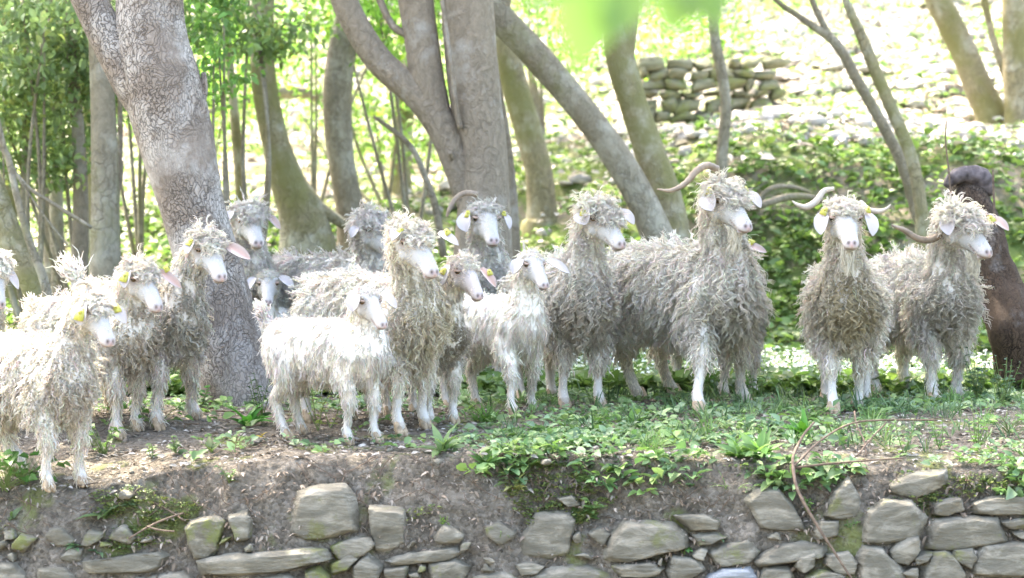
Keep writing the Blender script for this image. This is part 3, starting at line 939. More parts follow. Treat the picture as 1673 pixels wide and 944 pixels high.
# far mossy walls
for (x0, x1, yb, d, h, lb) in [(1042, 1258, 178, 18.2, .38, 'low mossy dry stone wall far up the sunny slope'), (1500, 1600, 62, 24, .35, 'short mossy wall at the top right of the slope')]:
    Gm = Geo()
    rr = np.random.default_rng(int(x0))
    X0, X1 = P(x0, yb, d)[0], P(x1, yb, d)[0]
    zb = P(x0, yb, d)[2]
    rowz = zb - .1
    while rowz < zb + h:
        x = X0
        rh = rr.uniform(.05, .10)
        while x < X1:
            wd = rr.uniform(.07, .22)
            lp = np.array([(x + .01, d, rowz), (x + wd, d, rowz + .01), (x + wd, d, rowz + rh), (x + wd * .5, d, rowz + rh * 1.05), (x, d, rowz + rh * .95)])
            lp = lp + rr.normal(size=lp.shape) * [.022, .03, .016]
            V, F = rock_mesh(lp, d, .3, int(rr.integers(9999)), sub=1, rough=2)
            Gm.add(V, [F])
            x += wd + .01
        rowz += rh + .005
    o = Gm.obj('stone_wall', ROCKFAR)
    tag(o, lb, 'stone wall')

# ------------------------------------------------------------------ goats
def ring_loft(C, R, sides=20):
    """C: K,3 ring centres; R: K,2 (half width, half height); frames A,B given"""
    K = len(C)
    ang = np.arange(sides) * 2 * math.pi / sides
    V = []
    for k in range(K):
        V.append(C[k][0] + np.outer(np.cos(ang) * R[k][0], C[k][1]) + np.outer(np.sin(ang) * R[k][1], C[k][2]))
    V = np.concatenate(V)
    ii = np.arange(K - 1)[:, None] * sides
    s = np.arange(sides)[None]
    q = np.stack([ii + s, ii + (s + 1) % sides, ii + sides + (s + 1) % sides, ii + sides + s], -1).reshape(-1, 4)
    n0 = len(V)
    V = np.vstack([V, C[0][0], C[-1][0]])
    s = np.arange(sides)
    t1 = np.stack([(s + 1) % sides, s, np.full(sides, n0)], -1)
    b = (K - 1) * sides
    t2 = np.stack([b + s, b + (s + 1) % sides, np.full(sides, n0 + 1)], -1)
    return V, [q, np.concatenate([t1, t2])]


def limb_tube(pts, sides=16):
    """closed tapered tube with rounded ends; pts (x,y,z,r)"""
    A = catmull(np.array(pts, float), 6 * len(pts))
    Cn, R = A[:, :3], A[:, 3]
    d0 = nrm(Cn[0] - Cn[1])
    d1 = nrm(Cn[-1] - Cn[-2])
    cs, rs = [], []
    for a in (85, 60, 30):
        cs.append(Cn[0] + d0 * R[0] * math.sin(math.radians(a)))
        rs.append(R[0] * math.cos(math.radians(a)))
    cs += list(Cn)
    rs += list(R)
    for a in (30, 60, 85):
        cs.append(Cn[-1] + d1 * R[-1] * math.sin(math.radians(a)))
        rs.append(R[-1] * math.cos(math.radians(a)))
    V, F = tubes(np.array(cs)[None], np.array(rs)[None], sides, ref=np.array([[.31, .93, .2]]), cap=True)
    return V, F


def ball(c, r, A=None):
    u = np.linspace(0, math.pi, 9)
    cs, rs = [], []
    ax = np.array([0, 0, 1.0])
    return limb_tube([(*(np.array(c) - [0, 0, r * .01]), r), (*(np.array(c) + [0, 0, r * .01]), r)], 12)


HEADL = [(-.065, .038, .030, -.035), (-.035, .058, .054, -.052), (0.0, .064, .062, -.068), (.035, .060, .060, -.072), (.07, .049, .051, -.068), (.10, .0405, .042, -.060),
         (.135, .0345, .032, -.052), (.165, .0315, .022, -.048), (.19, .0315, .012, -.045), (.208, .0275, .003, -.040), (.220, .016, -.008, -.032)]


def goat(spec):
    r = np.random.default_rng(spec['seed'])
    s = spec['s']
    hs = spec['hs']
    yaw = math.radians(spec['yaw'])
    fw = np.array([math.sin(yaw), -math.cos(yaw), 0])
    up = np.array([0, 0, 1.0])
    lt = np.cross(up, fw)
    F1, F2 = spec['feet']              # px of the two front feet, image left first
    d = spec['d']
    # foot depth found where the pixel ray meets the ground, near the asked depth
    def foot(px, py, dd):
        best, bd = None, 9
        for q in np.linspace(dd - .35, dd + .35, 71):
            p = P(px, py, q)
            e = abs(p[2] - ground_z(p[0], p[1])) + 0.06 * abs(q - dd)
            if e < bd:
                best, bd = p, e
        best[2] = float(ground_z(best[0], best[1]))
        return best
    f1, f2 = foot(*F1, d), foot(*F2, d)
    O = (f1 + f2) / 2
    O[2] = O[2]
    Mx = lambda x, y, z: O + (fw * x + lt * y + up * z) * s
    pa = Geo()
    # torso
    T = [(.125, .48, .055, .07), (.08, .46, .09, .13), (.01, .455, .115, .16), (-.10, .465, .13, .165), (-.25, .46, .145, .165), (-.38, .475, .14, .155), (-.50, .495, .12, .13), (-.585, .50, .075, .085), (-.61, .50, .03, .04)]
    rings = [(Mx(x, 0, z), lt, up) for x, z, a, b in T]
    V, Fc = ring_loft(rings, [(a * s, b * s) for x, z, a, b in T])
    pa.add(V, [f[:, ::-1] for f in Fc])
    legs = []
    # which front foot is at the goat's left (+lt)?
    lef, rig = (f1, f2) if np.dot(f1 - f2, lt) > 0 else (f2, f1)
    for sgn, ft in ((1, lef), (-1, rig)):
        pts = [(-.01, .075 * sgn, .46, .075), (-.035, .085 * sgn, .35, .06), (-.01, .08 * sgn, .27, .042), (.004, .078 * sgn, .20, .032), (.002, .077 * sgn, .165, .022), (-.004, .077 * sgn, .11, .0185), (-.004, .077 * sgn, .075, .021), (.012, .077 * sgn, .035, .024)]
        W = np.array([Mx(*p[:3]) for p in pts])
        dlt = ft - Mx(0, .077 * sgn, 0)
        k = np.clip(1 - np.array([p[2] for p in pts]) / .42, 0, 1)[:, None]
        W = W + dlt * k
        legs.append((W, ft, sgn, 1))
        V, Fc = limb_tube([(*w_, p[3] * s) for w_, p in zip(W, pts)])
        pa.add(V, Fc)
    for sgn in (1, -1):
        ft = Mx(-.50 + r.uniform(-.05, .05), .088 * sgn, 0)
        hx = spec.get('hind')
        if hx:
            q = hx[0] if ((sgn == 1) == (lt[0] < 0)) else hx[1]
            if q: ft = foot(q[0], q[1], ft[1])
        ft[2] = float(ground_z(ft[0], ft[1]))
        pts = [(-.46, .07 * sgn, .47, .095), (-.43, .085 * sgn, .37, .08), (-.44, .09 * sgn, .30, .055), (-.52, .088 * sgn, .225, .032), (-.525, .088 * sgn, .15, .023), (-.51, .088 * sgn, .075, .021), (-.492, .088 * sgn, .035, .024)]
        W = np.array([Mx(*p[:3]) for p in pts])
        dlt = ft - Mx(-.50, .088 * sgn, 0)
        k = np.clip(1 - np.array([p[2] for p in pts]) / .42, 0, 1)[:, None]
        W = W + dlt * k
        legs.append((W, ft, sgn, -1))
        V, Fc = limb_tube([(*w_, p[3] * s) for w_, p in zip(W, pts)])
        pa.add(V, Fc)
    # head frame
    hy = math.radians(spec['hyaw'])
    hp = math.radians(spec.get('pitch', 32))
    hx_ = np.array([math.sin(hy) * math.cos(hp), -math.cos(hy) * math.cos(hp), -math.sin(hp)])
    hl = nrm(np.cross(up, hx_))
    hz = np.cross(hx_, hl)
    ro = math.radians(spec.get('roll', 0))
    hl, hz = hl * math.cos(ro) + hz * math.sin(ro), hz * math.cos(ro) - hl * math.sin(ro)
    hd = float(O[1] + fw[1] * .13 * s + hx_[1] * .05 * hs - .05)
    brow = P(spec['brow'][0], spec['brow'][1], hd)
    HO = brow - (hx_ * .035 + hz * .055) * hs
    H = lambda x, y, z: HO + (hx_ * x + hl * y + hz * z) * hs
    rings = [(H(x, 0, (a + b) / 2), hl, hz) for x, w_, a, b in HEADL]
    V, Fc = ring_loft(rings, [(w_ * hs, (a - b) / 2 * hs) for x, w_, a, b in HEADL], 28)
    pa.add(V, [f[:, ::-1] for f in Fc])
    for sg in (1, -1):      # brow ridge, cheek, nostril wing, lip
        for c, rr in (((.035, .046 * sg, .034), .016), ((.06, .038 * sg, -.035), .022), ((.203, .012 * sg, -.007), .0115), ((.19, .0145 * sg, -.034), .014)):
            V, Fc = ball(H(*c), rr * hs)
            pa.add(V, Fc)
    V, Fc = ball(H(.185, 0, -.044), .013 * hs)
    pa.add(V, Fc)
    # neck
    n0, n1 = Mx(.03, 0, .46), Mx(.04, 0, .58)
    hb = H(-.035, 0, -.02)
    mid = (n1 + hb) / 2 - fw * .01 * s
    V, Fc = limb_tube([(*n0, .112 * s), (*((n0 + n1) / 2), .102 * s), (*(n1 * .6 + mid * .4), .080 * s), (*mid, .064 * s), (*(mid * .4 + hb * .6), .055 * hs), (*hb, .050 * hs)], 20)
    pa.add(V, Fc)
    tl = Mx(-.59, 0, .56)
    te = tl + (-fw * .05 + up * .10) * s * (1 if spec.get('tail') else .25)
    V, Fc = limb_tube([(*tl, .025 * s), (*((tl + te) / 2), .018 * s), (*te, .010 * s)], 10)
    pa.add(V, Fc)
    # fuse into one skin
    tmp = pa.obj('tmp', SKIN)
    md = tmp.modifiers.new('r', 'REMESH')
    md.mode = 'VOXEL'
    md.voxel_size = 0.0052
    ms = tmp.modifiers.new('s', 'SMOOTH')
    ms.factor = .5
    ms.iterations = 4
    dg = bpy.context.evaluated_depsgraph_get()
    ev = tmp.evaluated_get(dg)
    me = bpy.data.meshes.new_from_object(ev)
    old = tmp.data
    bpy.data.objects.remove(tmp)
    bpy.data.meshes.remove(old)
    nv = len(me.vertices)
    V = np.empty(nv * 3, np.float32)
    me.vertices.foreach_get('co', V)
    V = V.reshape(-1, 3).astype(float)
    Nv = np.empty(nv * 3, np.float32)
    me.vertex_normals.foreach_get('vector', Nv)
    Nv = Nv.reshape(-1, 3).astype(float)
    nl = len(me.loops)
    li = np.empty(nl, np.int32)
    me.loops.foreach_get('vertex_index', li)
    fl = li.reshape(-1, 4) if nl == 4 * len(me.polygons) else None
    if fl is None:
        me.calc_loop_triangles()
        fl3 = np.empty(len(me.loop_triangles) * 3, np.int32)
        me.loop_triangles.foreach_get('vertices', fl3)
        fl = fl3.reshape(-1, 3)
    bpy.data.meshes.remove(me)

    def hloc(X):
        Q = (X - HO) / hs
        return np.stack([Q @ hx_, Q @ hl, Q @ hz], -1)

    def bloc(X):
        Q = (X - O) / s
        return np.stack([Q @ fw, Q @ lt, Q @ up], -1)
    h = hloc(V)
    bl = bloc(V)
    # colours
    white = np.array([.80, .78, .75])
    dirty = np.array(spec.get('dirt', (.42, .36, .25)))
    col = np.tile(np.array([.68, .65, .58]) * (1.1 if spec.get('curl', 1) < .7 else .95), (nv, 1))  # darker under curls: dirty inner wool, and the shade between locks put into colour
    inhead = (h[:, 0] > -.09) & (h[:, 0] < .26) & (np.abs(h[:, 1]) < .085) & (h[:, 2] > -.095) & (h[:, 2] < .09)
    facew = inhead & (h[:, 0] > -.02)
    fc = np.array(spec.get('face', (.80, .775, .72))) * .47
    col[facew] = fc * (1 + .05 * hash_noise(h[facew], 90, 5)[:, None])
    leg = bl[:, 2] < .27
    col[leg] = np.array([.50, .46, .39])
    col[(bl[:, 2] < .14)] = np.array([.52, .49, .44])
    col[(bl[:, 2] < .05)] = np.array([.44, .39, .32])

    def blob(c, rad, cc, a=1.0):
        for sg in ((1, -1) if c[1] else (1,)):
            q = np.array(c) * [1, sg, 1]
            k = np.exp(-(((h - q) / np.array(rad)) ** 2).sum(1))[:, None] * a * inhead[:, None]
            col[:] = col * (1 - k) + np.array(cc) * k
    ep = spec.get('eyepatch', .65)
    blob((.048, .05, .014), (.030, .03, .023), (.22, .155, .125), ep)
    blob((.218, 0, -.010), (.018, .022, .014), (.46, .31, .28), .85)
    blob((.20, .028, -.018), (.03, .02, .02), (.50, .43, .40), .5)
    blob((.213, .0125, -.004), (.011, .0065, .009), (.05, .03, .025), 1.0)
    blob((.222, 0, -.018), (.012, .0025, .014), (.40, .24, .22), .8)
    # mouth line groove
    zm = -.030 - .004 * np.sin((h[:, 0] - .15) * 40) + np.clip(.17 - h[:, 0], 0, .1) * .12
    mk = np.exp(-((h[:, 2] - zm) / .0050) ** 2) * facew * (h[:, 0] > .125) * sm((h[:, 0] - .125) / .02)
    V = V - Nv * (mk * .004 * hs)[:, None]
    col = col * (1 - mk[:, None] * .8) + np.array([.20, .11, .10]) * mk[:, None] * .8
    nk = np.exp(-(((h - [.213, .0125, -.004]) / [.010, .006, .008]) ** 2).sum(1)) + np.exp(-(((h - [.213, -.0125, -.004]) / [.010, .006, .008]) ** 2).sum(1))
    V = V - Nv * (nk * .006 * hs)[:, None]
    for sg in (1, -1):      # eye socket
        k = np.exp(-(((h - [.045, .056 * sg, .016]) / [.020, .03, .014]) ** 2).sum(1))
        V = V - Nv * (k * .006 * hs)[:, None]
    body = Geo()
    body.add(V, [fl], col)
    # ears, joined into the same body mesh
    rootloc = O.copy()
    root = empty('goat', rootloc)
    tag(root, spec['label'], 'goat', 'angora goats standing in a herd on the terrace')
    tagpos = []
    # image left ear belongs to the side whose lateral x is negative
    for j, e in enumerate(spec['ears']):
        if not e: continue
        (bx, by), (tx, ty), wpx, inner = e[:4]
        side = -1 if j == 0 else 1
        sg = 1 if hl[0] * side > 0 else -1
        bd = H(-.015, .058 * sg, .025)[1]
        B0 = P(bx, by, bd)
        T0 = P(tx, ty, bd - .06 * hs + (e[4] if len(e) > 4 else 0))
        B0 = B0 * .7 + H(-.0, .060 * sg, .02) * .3 + np.array([0, -.018, 0])
        ln = np.linalg.norm(T0 - B0)
        D = (T0 - B0) / ln
        out = hl * sg
        nf = nrm(np.array([out[0] * .5, -1, .15]))      # the broad face looks roughly at the viewer
        nf = nrm(nf - D * np.dot(nf, D))
        X = np.cross(D, nf)
        wd = wpx / FPX * bd
        K, M = 12, 7
        tt = np.linspace(0, 1, K)
        wprof = np.interp(tt, [0, .15, .4, .7, .88, 1], [.42, .72, 1, .92, .62, .12]) * wd / 2
        grid = []
        for a in range(K):
            for b in range(M):
                v = (b / (M - 1)) * 2 - 1
                p = B0 + D * ln * tt[a] + X * wprof[a] * v + nf * (-.0 + .35 * (v * v) * wprof[a] + .012 * math.sin(tt[a] * 3.1))
                grid.append(p)
        g1 = np.array(grid)
        g2 = g1 - nf * .0035
        q = np.array([[a * M + b, a * M + b + 1, (a + 1) * M + b + 1, (a + 1) * M + b] for a in range(K - 1) for b in range(M - 1)])
        ic = np.array({'w': (.43, .385, .375), 'p': (.40, .27, .225), 'd': (.42, .27, .22)}[inner])
        vv = np.tile((np.abs(np.linspace(-1, 1, M)) ** 1.5), K)[:, None]
        c1 = ic * (1 - vv * .6) + np.array([.45, .435, .42]) * vv * .6
        body.add(g1, [q], c1)
        body.add(g2, [q[:, ::-1]], np.tile([.45, .435, .42], (len(g2), 1)))
        # rim strip
        edge = [a * M for a in range(K)] + [(K - 1) * M + b for b in range(1, M)] + [a * M + M - 1 for a in range(K - 2, -1, -1)]
        e1 = np.array(edge)
        V2 = np.vstack([g1[e1], g2[e1]])
        ne = len(e1)
        k = np.arange(ne - 1)
        body.add(V2, [np.stack([k, k + ne, k + ne + 1, k + 1], -1)], np.tile([.45, .435, .42], (len(V2), 1)))
        tg = e[5] if len(e) > 5 else None
        if tg:
            c = B0 + D * ln * tg[0] + X * wd * tg[1] + nf * .015
            sz = tg[2] / FPX * bd
            a1, a2 = nrm(D * .9 + X * .3), nrm(X - D * .33)
            pr = [(-.28, -.6), (.28, -.6), (.5, .15), (.5, .6), (-.5, .6), (-.5, .15)]
            top = np.array([c + a2 * u * sz + a1 * v * sz for u, v in pr])
            Vt = np.vstack([top, top + nf * .003])
            n = len(pr)
            fq = np.array([[i, (i + 1) % n, (i + 1) % n + n, i + n] for i in range(n)])
            ft_ = np.array([[n, n + i, n + i + 1] for i in range(1, n - 1)])
            fb_ = np.array([[0, i + 1, i] for i in range(1, n - 1)])
            Gt = Geo()
            Gt.add(Vt, [fq, ft_, fb_])
            bt, bf = limb_tube([(*(c + nf * .003 - a1 * sz * .15), sz * .2), (*(c + nf * .0045 - a1 * sz * .15), sz * .2)], 10)
            Gt.add(bt, bf)
            Gt.obj('ear_tag', TAGM, root, smooth=False)
    body.obj('body', SKIN, root)
    # eyes
    for sg in (1, -1):
        c = H(.045, .0465 * sg, .017)
        out = nrm(hl * sg * .9 + hx_ * .45)
        rr = .0155 * hs
        n1_, n2_ = 14, 20
        th = np.linspace(0, math.pi, n1_)
        ph = np.arange(n2_) * 2 * math.pi / n2_
        a1 = nrm(np.cross(up, out))
        a2 = np.cross(out, a1)
        Ve = np.array([c + rr * (out * math.cos(t_) + (a1 * math.cos(p_) + a2 * math.sin(p_)) * math.sin(t_)) for t_ in th for p_ in ph])
        q = np.array([[i * n2_ + j, i * n2_ + (j + 1) % n2_, (i + 1) * n2_ + (j + 1) % n2_, (i + 1) * n2_ + j] for i in range(n1_ - 1) for j in range(n2_)])
        cc = Ve[q].mean(1) - c
        u, v = cc @ a1 / rr, cc @ a2 / rr
        mi = ((np.abs(v) < .34) & (np.abs(u) < .62)).astype(int)
        mesh_obj('eye', Ve, [q], None, root, mats=[EYEM, PUPIL], midx=mi)
        # upper eyelid
        lid = np.array([[*(c + rr * 1.12 * (out * math.cos(al) * .75 + a1 * math.sin(al) * 1.0 + a2 * (.42 - .25 * abs(math.sin(al))))), rr * (.42 - .15 * abs(math.sin(al)))] for al in np.linspace(-1.2, 1.2, 9)])
        Vl, Fl = limb_tube(lid, 8)
        mesh_obj('eyelid', Vl, Fl, None, root, mats=[SKIN], col=np.tile([.34, .25, .20], (len(Vl), 1)))
    # horns
    for hn in spec.get('horns', ()):
        pts = [(*P(x, y, HO[1] + dz), w_ * .75 / FPX * HO[1] / 2) for x, y, w_, dz in hn['pts']]
        A = catmull(np.array(pts), 44)
        A[:, 3] *= 1 + .07 * np.sin(np.arange(44) * 1.9)
        Vh, Fh = tubes(A[None, :, :3], np.maximum(A[None, :, 3], .0012), 12, ref=np.array([[.1, 1., .2]]), cap=True)
        mesh_obj('horn', Vh, Fh, hn['mat'], root)
    # hooves: two claws each
    for W, ft, sgn, fr in legs:
        gh = Geo()
        for cl in (-1, 1):
            b = ft + fw * .012 * s + lt * cl * .0125 * s
            A = [(*(b + (up * .046 - fw * .004) * s), .0135 * s), (*(b + (up * .03 + fw * .004) * s), .0155 * s), (*(b + (up * .012 + fw * .014) * s), .0155 * s), (*(b + (up * .004 + fw * .022 * 1) * s), .009 * s)]
            Vh, Fh = limb_tube(A, 10)
            Vh[:, 2] = np.maximum(Vh[:, 2], ft[2] - .004)
            gh.add(Vh, Fh)
        gh.obj('hoof', HOOF, root)
    # ------------- fleece: sample the body surface
    tri = fl if fl.shape[1] == 3 else np.vstack([fl[:, :3], fl[:, [0, 2, 3]]])
    a, b, c = V[tri[:, 0]], V[tri[:, 1]], V[tri[:, 2]]
    ar = np.linalg.norm(np.cross(b - a, c - a), axis=1)
    area = ar.sum() / 2
    cum = np.cumsum(ar) / ar.sum()

    def sample(n):
        k = np.minimum(np.searchsorted(cum, r.random(n)), len(tri) - 1)
        u, v = r.random((2, n))
        fl_ = u + v > 1
        u[fl_], v[fl_] = 1 - u[fl_], 1 - v[fl_]
        pp = a[k] + (b[k] - a[k]) * u[:, None] + (c[k] - a[k]) * v[:, None]
        nn = nrm(Nv[tri[k, 0]] + Nv[tri[k, 1]] + Nv[tri[k, 2]])
        return pp, nn
    curl = spec.get('curl', 1.0)
    Lb = spec.get('wool', .060) * s
    dens = spec.get('dens', 1.0)
    legwool = spec.get('legwool', .6)
    top = spec.get('top', 1.0)
    FG = Geo()
    clean = np.array(spec.get('tone', (.80, .775, .72))) * [1.16, 1.135, 1.08]
    greyt = np.array([.56, .52, .45])

    def batch(pp, nn, L, rad, amp, fq, outw, gdir, K=9, sides=3, dirtk=None, radend=.45, bundle=1):
        n = len(pp)
        if n == 0: return
        t = np.linspace(0, 1, K)[None, :, None]
        g = nrm(gdir - nn * (gdir * nn).sum(1, keepdims=True) * .8 + r.normal(size=(n, 3)) * .22)
        u = nrm(np.cross(g, nn) + 1e-4)
        L3 = L[:, None, None]
        hn = hash_noise(pp, 30, 77)[:, None, None]
        path = pp[:, None] - nn[:, None] * .006 + nn[:, None] * L3 * outw * (1.6 * t - t * t * .9) + g[:, None] * L3 * (.45 * t + .55 * t * t) + u[:, None] * L3 * .28 * hn * t * t
        ph = r.uniform(0, 6.28, n)[:, None, None]
        f3 = (fq * r.uniform(.75, 1.3, n))[:, None, None]
        hand = np.where(r.random(n) < .5, -1, 1)[:, None, None]
        am = (amp * r.uniform(.6, 1.4, n))[:, None, None] * np.sqrt(t)
        path = path + am * (u[:, None] * np.cos(6.283 * f3 * t + ph) + nn[:, None] * .8 * hand * np.sin(6.283 * f3 * t + ph))
        if bundle > 1:        # a lock is several strands that share one curl
            off = r.normal(size=(n, bundle, 1, 3)) * (rad * (.7 if curl > .7 else 1.5))[:, None, None, None] * (.6 + .5 * t[None])
            path = (path[:, None] + off + g[:, None, None] * L3[:, None] * r.uniform(-.08, .12, (n, bundle, 1, 1)) * t[None]).reshape(n * bundle, K, 3)
            rad = np.repeat(rad * (.62 if bundle < 4 else .43), bundle)
            dirtk = None if dirtk is None else np.repeat(dirtk, bundle)
            vb = np.repeat(r.uniform(.80 if curl > .7 else .85, 1.09, (n, 1)) * (1 + (.12 if curl > .7 else .03) * hash_noise(path[::bundle, 0], 45, 6)[:, None]), bundle, 0)
            n = n * bundle
        else:
            vb = 1.0
        rr = (rad * r.uniform(.65, 1.35, n))[:, None] * (1 - (1 - radend) * np.linspace(0, 1, K)[None] ** 1.6)
        rr[:, -1] *= .35
        Vf, Ff = tubes(path, rr, sides)
        cl = clean * r.uniform(.93, 1.06, (n, 1)) * vb
        cl = cl * (1 + .04 * r.normal(size=(n, 3)))
        if dirtk is not None:
            cl = cl * (1 - dirtk[:, None]) + dirty * r.uniform(.8, 1.2, (n, 1)) * dirtk[:, None]
        FG.add(Vf, Ff, np.repeat(np.clip(cl, 0, .93), K * sides, 0))

    nb = int(area * 4700 * dens)
    pp, nn = sample(nb)
    h = hloc(pp)
    q = bloc(pp)
    inh = (h[:, 0] > -.075) & (h[:, 0] < .26) & (np.abs(h[:, 1]) < .08) & (h[:, 2] > -.09) & (h[:, 2] < .085)
    face_ = (h[:, 0] > -.02) & inh
    topk = inh & (h[:, 2] > .028) & (h[:, 0] < spec.get('fringe', .05))
    cheek = inh & (h[:, 0] < .015) & (h[:, 2] <= .028)
    body_m = ~inh & (q[:, 2] > .30)
    upleg = ~inh & (q[:, 2] <= .30) & (q[:, 2] > .19)
    loleg = ~inh & (q[:, 2] <= .19) & (q[:, 2] > .035)
    down = np.array([0, 0, -1.0])
    # stains on the chest and knees
    dk = spec.get('dirtk', .5)
    chest = np.exp(-((q[:, 0] - .14) / .16) ** 2) * np.exp(-((q[:, 2] - spec.get('dz', .45)) / spec.get('dh', .22)) ** 2)
    dirtk = np.clip(chest * dk * 1.1 + dk * .10 * (hash_noise(pp, 9, 3) + .1) + dk * .28 * hash_noise(pp, 22, 4), 0, .95)
    front = np.clip((q[:, 0] - .0) / .15, 0, 1)
    # body: front long ringlets, back finer
    mb = body_m
    nearh = np.clip((np.linalg.norm(pp - H(.05, 0, -.02), axis=1) / hs - .10) / .16, .45, 1)
    Lc = Lb * (1.05 + .4 * front) * r.uniform(.8, 1.25, nb) * nearh
    cf = curl * (.6 + .4 * front)
    gd = down * .9 - fw * .15 * (1 - front[:, None]) + 0 * pp
    batch(pp[mb], nn[mb], Lc[mb], .0052 * s ** .5 * (1 if curl > .7 else .85) + 0 * Lc[mb], (.0125 * cf * s * (.5 + .5 * nearh))[mb], 3.1 if curl > .7 else 1.3, .28 if curl > .7 else .2, gd[mb], K=13 if curl > .7 else 9, dirtk=dirtk[mb], bundle=4 if curl > .7 else 6)
    if upleg.any():
        m = upleg
        batch(pp[m], nn[m], Lb * .85 * r.uniform(.8, 1.2, m.sum()), .0040 * s ** .5 + 0 * Lc[m], .005 * curl * s + 0 * Lc[m], 2.0, .30, down + 0 * pp[m], K=8, dirtk=dirtk[m] * .8)
    # topknot
    pt, nt_ = sample(int(area * 24000 * dens))
    h = hloc(pt)
    m = (h[:, 0] > -.075) & (h[:, 0] < spec.get('fringe', .05)) & (np.abs(h[:, 1]) < .08) & (h[:, 2] > .030) & (h[:, 2] < .085)
    m |= (h[:, 0] > 0) & (h[:, 0] < spec.get('fringe', .05) + .025) & (np.abs(h[:, 1]) < .026) & (h[:, 2] > .02) & (h[:, 2] < .085)
    m &= ~((np.abs(h[:, 1]) > .036) & (h[:, 0] > .018))
    pt, nt_, h = pt[m], nt_[m], h[m]
    gd = hl * (np.sign(h[:, 1]) * np.minimum(np.abs(h[:, 1]) * 18, 1))[:, None] * .9 + hx_ * (.5 + 8 * h[:, 0])[:, None] + down * .35
    batch(pt, nt_, .050 * hs * top * r.uniform(.6, 1.2, len(pt)), .0040 * hs + 0 * h[:, 0], .0095 * hs * max(curl, .5) + 0 * h[:, 0], 2.2, .42, gd, K=12, dirtk=np.full(len(pt), dk * .12), bundle=4)
    # cheeks, throat, back of the head
    pc, nc = sample(int(area * 16000 * dens))
    h = hloc(pc)
    m = (h[:, 0] > -.11) & (h[:, 0] < .055) & (np.abs(h[:, 1]) < .1) & (h[:, 2] < .035) & (h[:, 2] > -.12)
    m &= ~((h[:, 0] > .0) & (h[:, 2] > -.018)) & ~((h[:, 0] > .03) & (h[:, 2] > -.035))
    m &= r.random(len(pc)) < np.where(h[:, 0] > .02, .6, 1)
    pc, nc = pc[m], nc[m]
    batch(pc, nc, np.where(h[m][:, 0] > .0, .026, .045) * hs * r.uniform(.6, 1.2, len(pc)), .0030 * hs + np.zeros(len(pc)), .005 * hs * curl + np.zeros(len(pc)), 1.8, .42, down - hx_ * .3 + 0 * pc, K=8, dirtk=np.full(len(pc), dk * .2))
    # short hair of the face
    pq, nq = sample(int(area * 60000 * dens))
    h = hloc(pq)
    m = (h[:, 0] > .0) & (h[:, 0] < .20) & (np.abs(h[:, 1]) < .075) & (h[:, 2] > -.085) & (h[:, 2] < .08)
    m &= ~((np.abs(h[:, 1]) > .03) & (np.abs(h[:, 0] - .048) < .018) & (np.abs(h[:, 2] - .015) < .015))
    pq, nq, h = pq[m], nq[m], h[m]
    batch(pq, nq, hs * (.012 + .010 * (h[:, 0] < .10)) * r.uniform(.7, 1.3, len(pq)), .0013 + np.zeros(len(pq)), .0012 + np.zeros(len(pq)), 1.0, .16, -hx_ * .6 + down * .6 + 0 * pq, K=5, dirtk=np.full(len(pq), .30))
    # short leg hair
    pl, nl_ = sample(int(area * 26000 * dens))
    q2 = bloc(pl)
    m = (q2[:, 2] < .26) & (q2[:, 2] > .03)
    pl, nl_, q2 = pl[m], nl_[m], q2[m]
    wl = np.where(q2[:, 2] > .07, legwool, legwool * .75)
    knee = np.exp(-((q2[:, 2] - .20) / .035) ** 2) * (q2[:, 0] > -.2) * r.random(len(q2))
    batch(pl, nl_, s * (.015 + .026 * wl) * r.uniform(.7, 1.3, len(pl)), .0022 + np.zeros(len(pl)), .003 * wl * s, 1.3, .25, down + 0 * pl, K=6, dirtk=np.clip(.08 + knee * .6 * min(1, dk + .3) + .35 * (q2[:, 2] < .07) * r.random(len(q2)) + .12 * hash_noise(pl, 30, 8), 0, .8))
    # fine fly-away fibres over everything
    pf, nf_ = sample(int(area * 5200 * dens))
    h, q3 = hloc(pf), bloc(pf)
    m = ~((h[:, 0] > .0) & (h[:, 0] < .26) & (np.abs(h[:, 1]) < .08) & (h[:, 2] > -.09) & (h[:, 2] < .085)) & (q3[:, 2] > .22)
    pf, nf_ = pf[m], nf_[m]
    batch(pf, nf_, Lb * .8 * r.uniform(.6, 1.2, len(pf)), .0012 + np.zeros(len(pf)), .006 * s + np.zeros(len(pf)), 1.9, .5, down * .7 + 0 * pf, K=8, dirtk=np.full(len(pf), dk * .2))
    # tail tuft
    tk = spec.get('tail', .35)
    pt = te + r.normal(size=(130, 3)) * .012 * s
    nn_ = nrm(r.normal(size=(130, 3)) - fw * .6 + up * .5)
    batch(pt, nn_, .085 * s * tk * r.uniform(.6, 1.2, 130), .0032 + np.zeros(130), .006 * s + np.zeros(130), 1.5, .9, nrm(-fw * .8 + up * .5) + 0 * pt, K=9)
    pt = tl + (te - tl) * r.random((160, 1)) + r.normal(size=(160, 3)) * .012 * s
    batch(pt, nrm(r.normal(size=(160, 3))), .05 * s * r.uniform(.6, 1.2, 160), .0032 + np.zeros(160), .005 * s + np.zeros(160), 1.5, .6, up * .6 - fw * .5 + 0 * pt, K=8)
    FG.obj('fleece', WOOL, root)
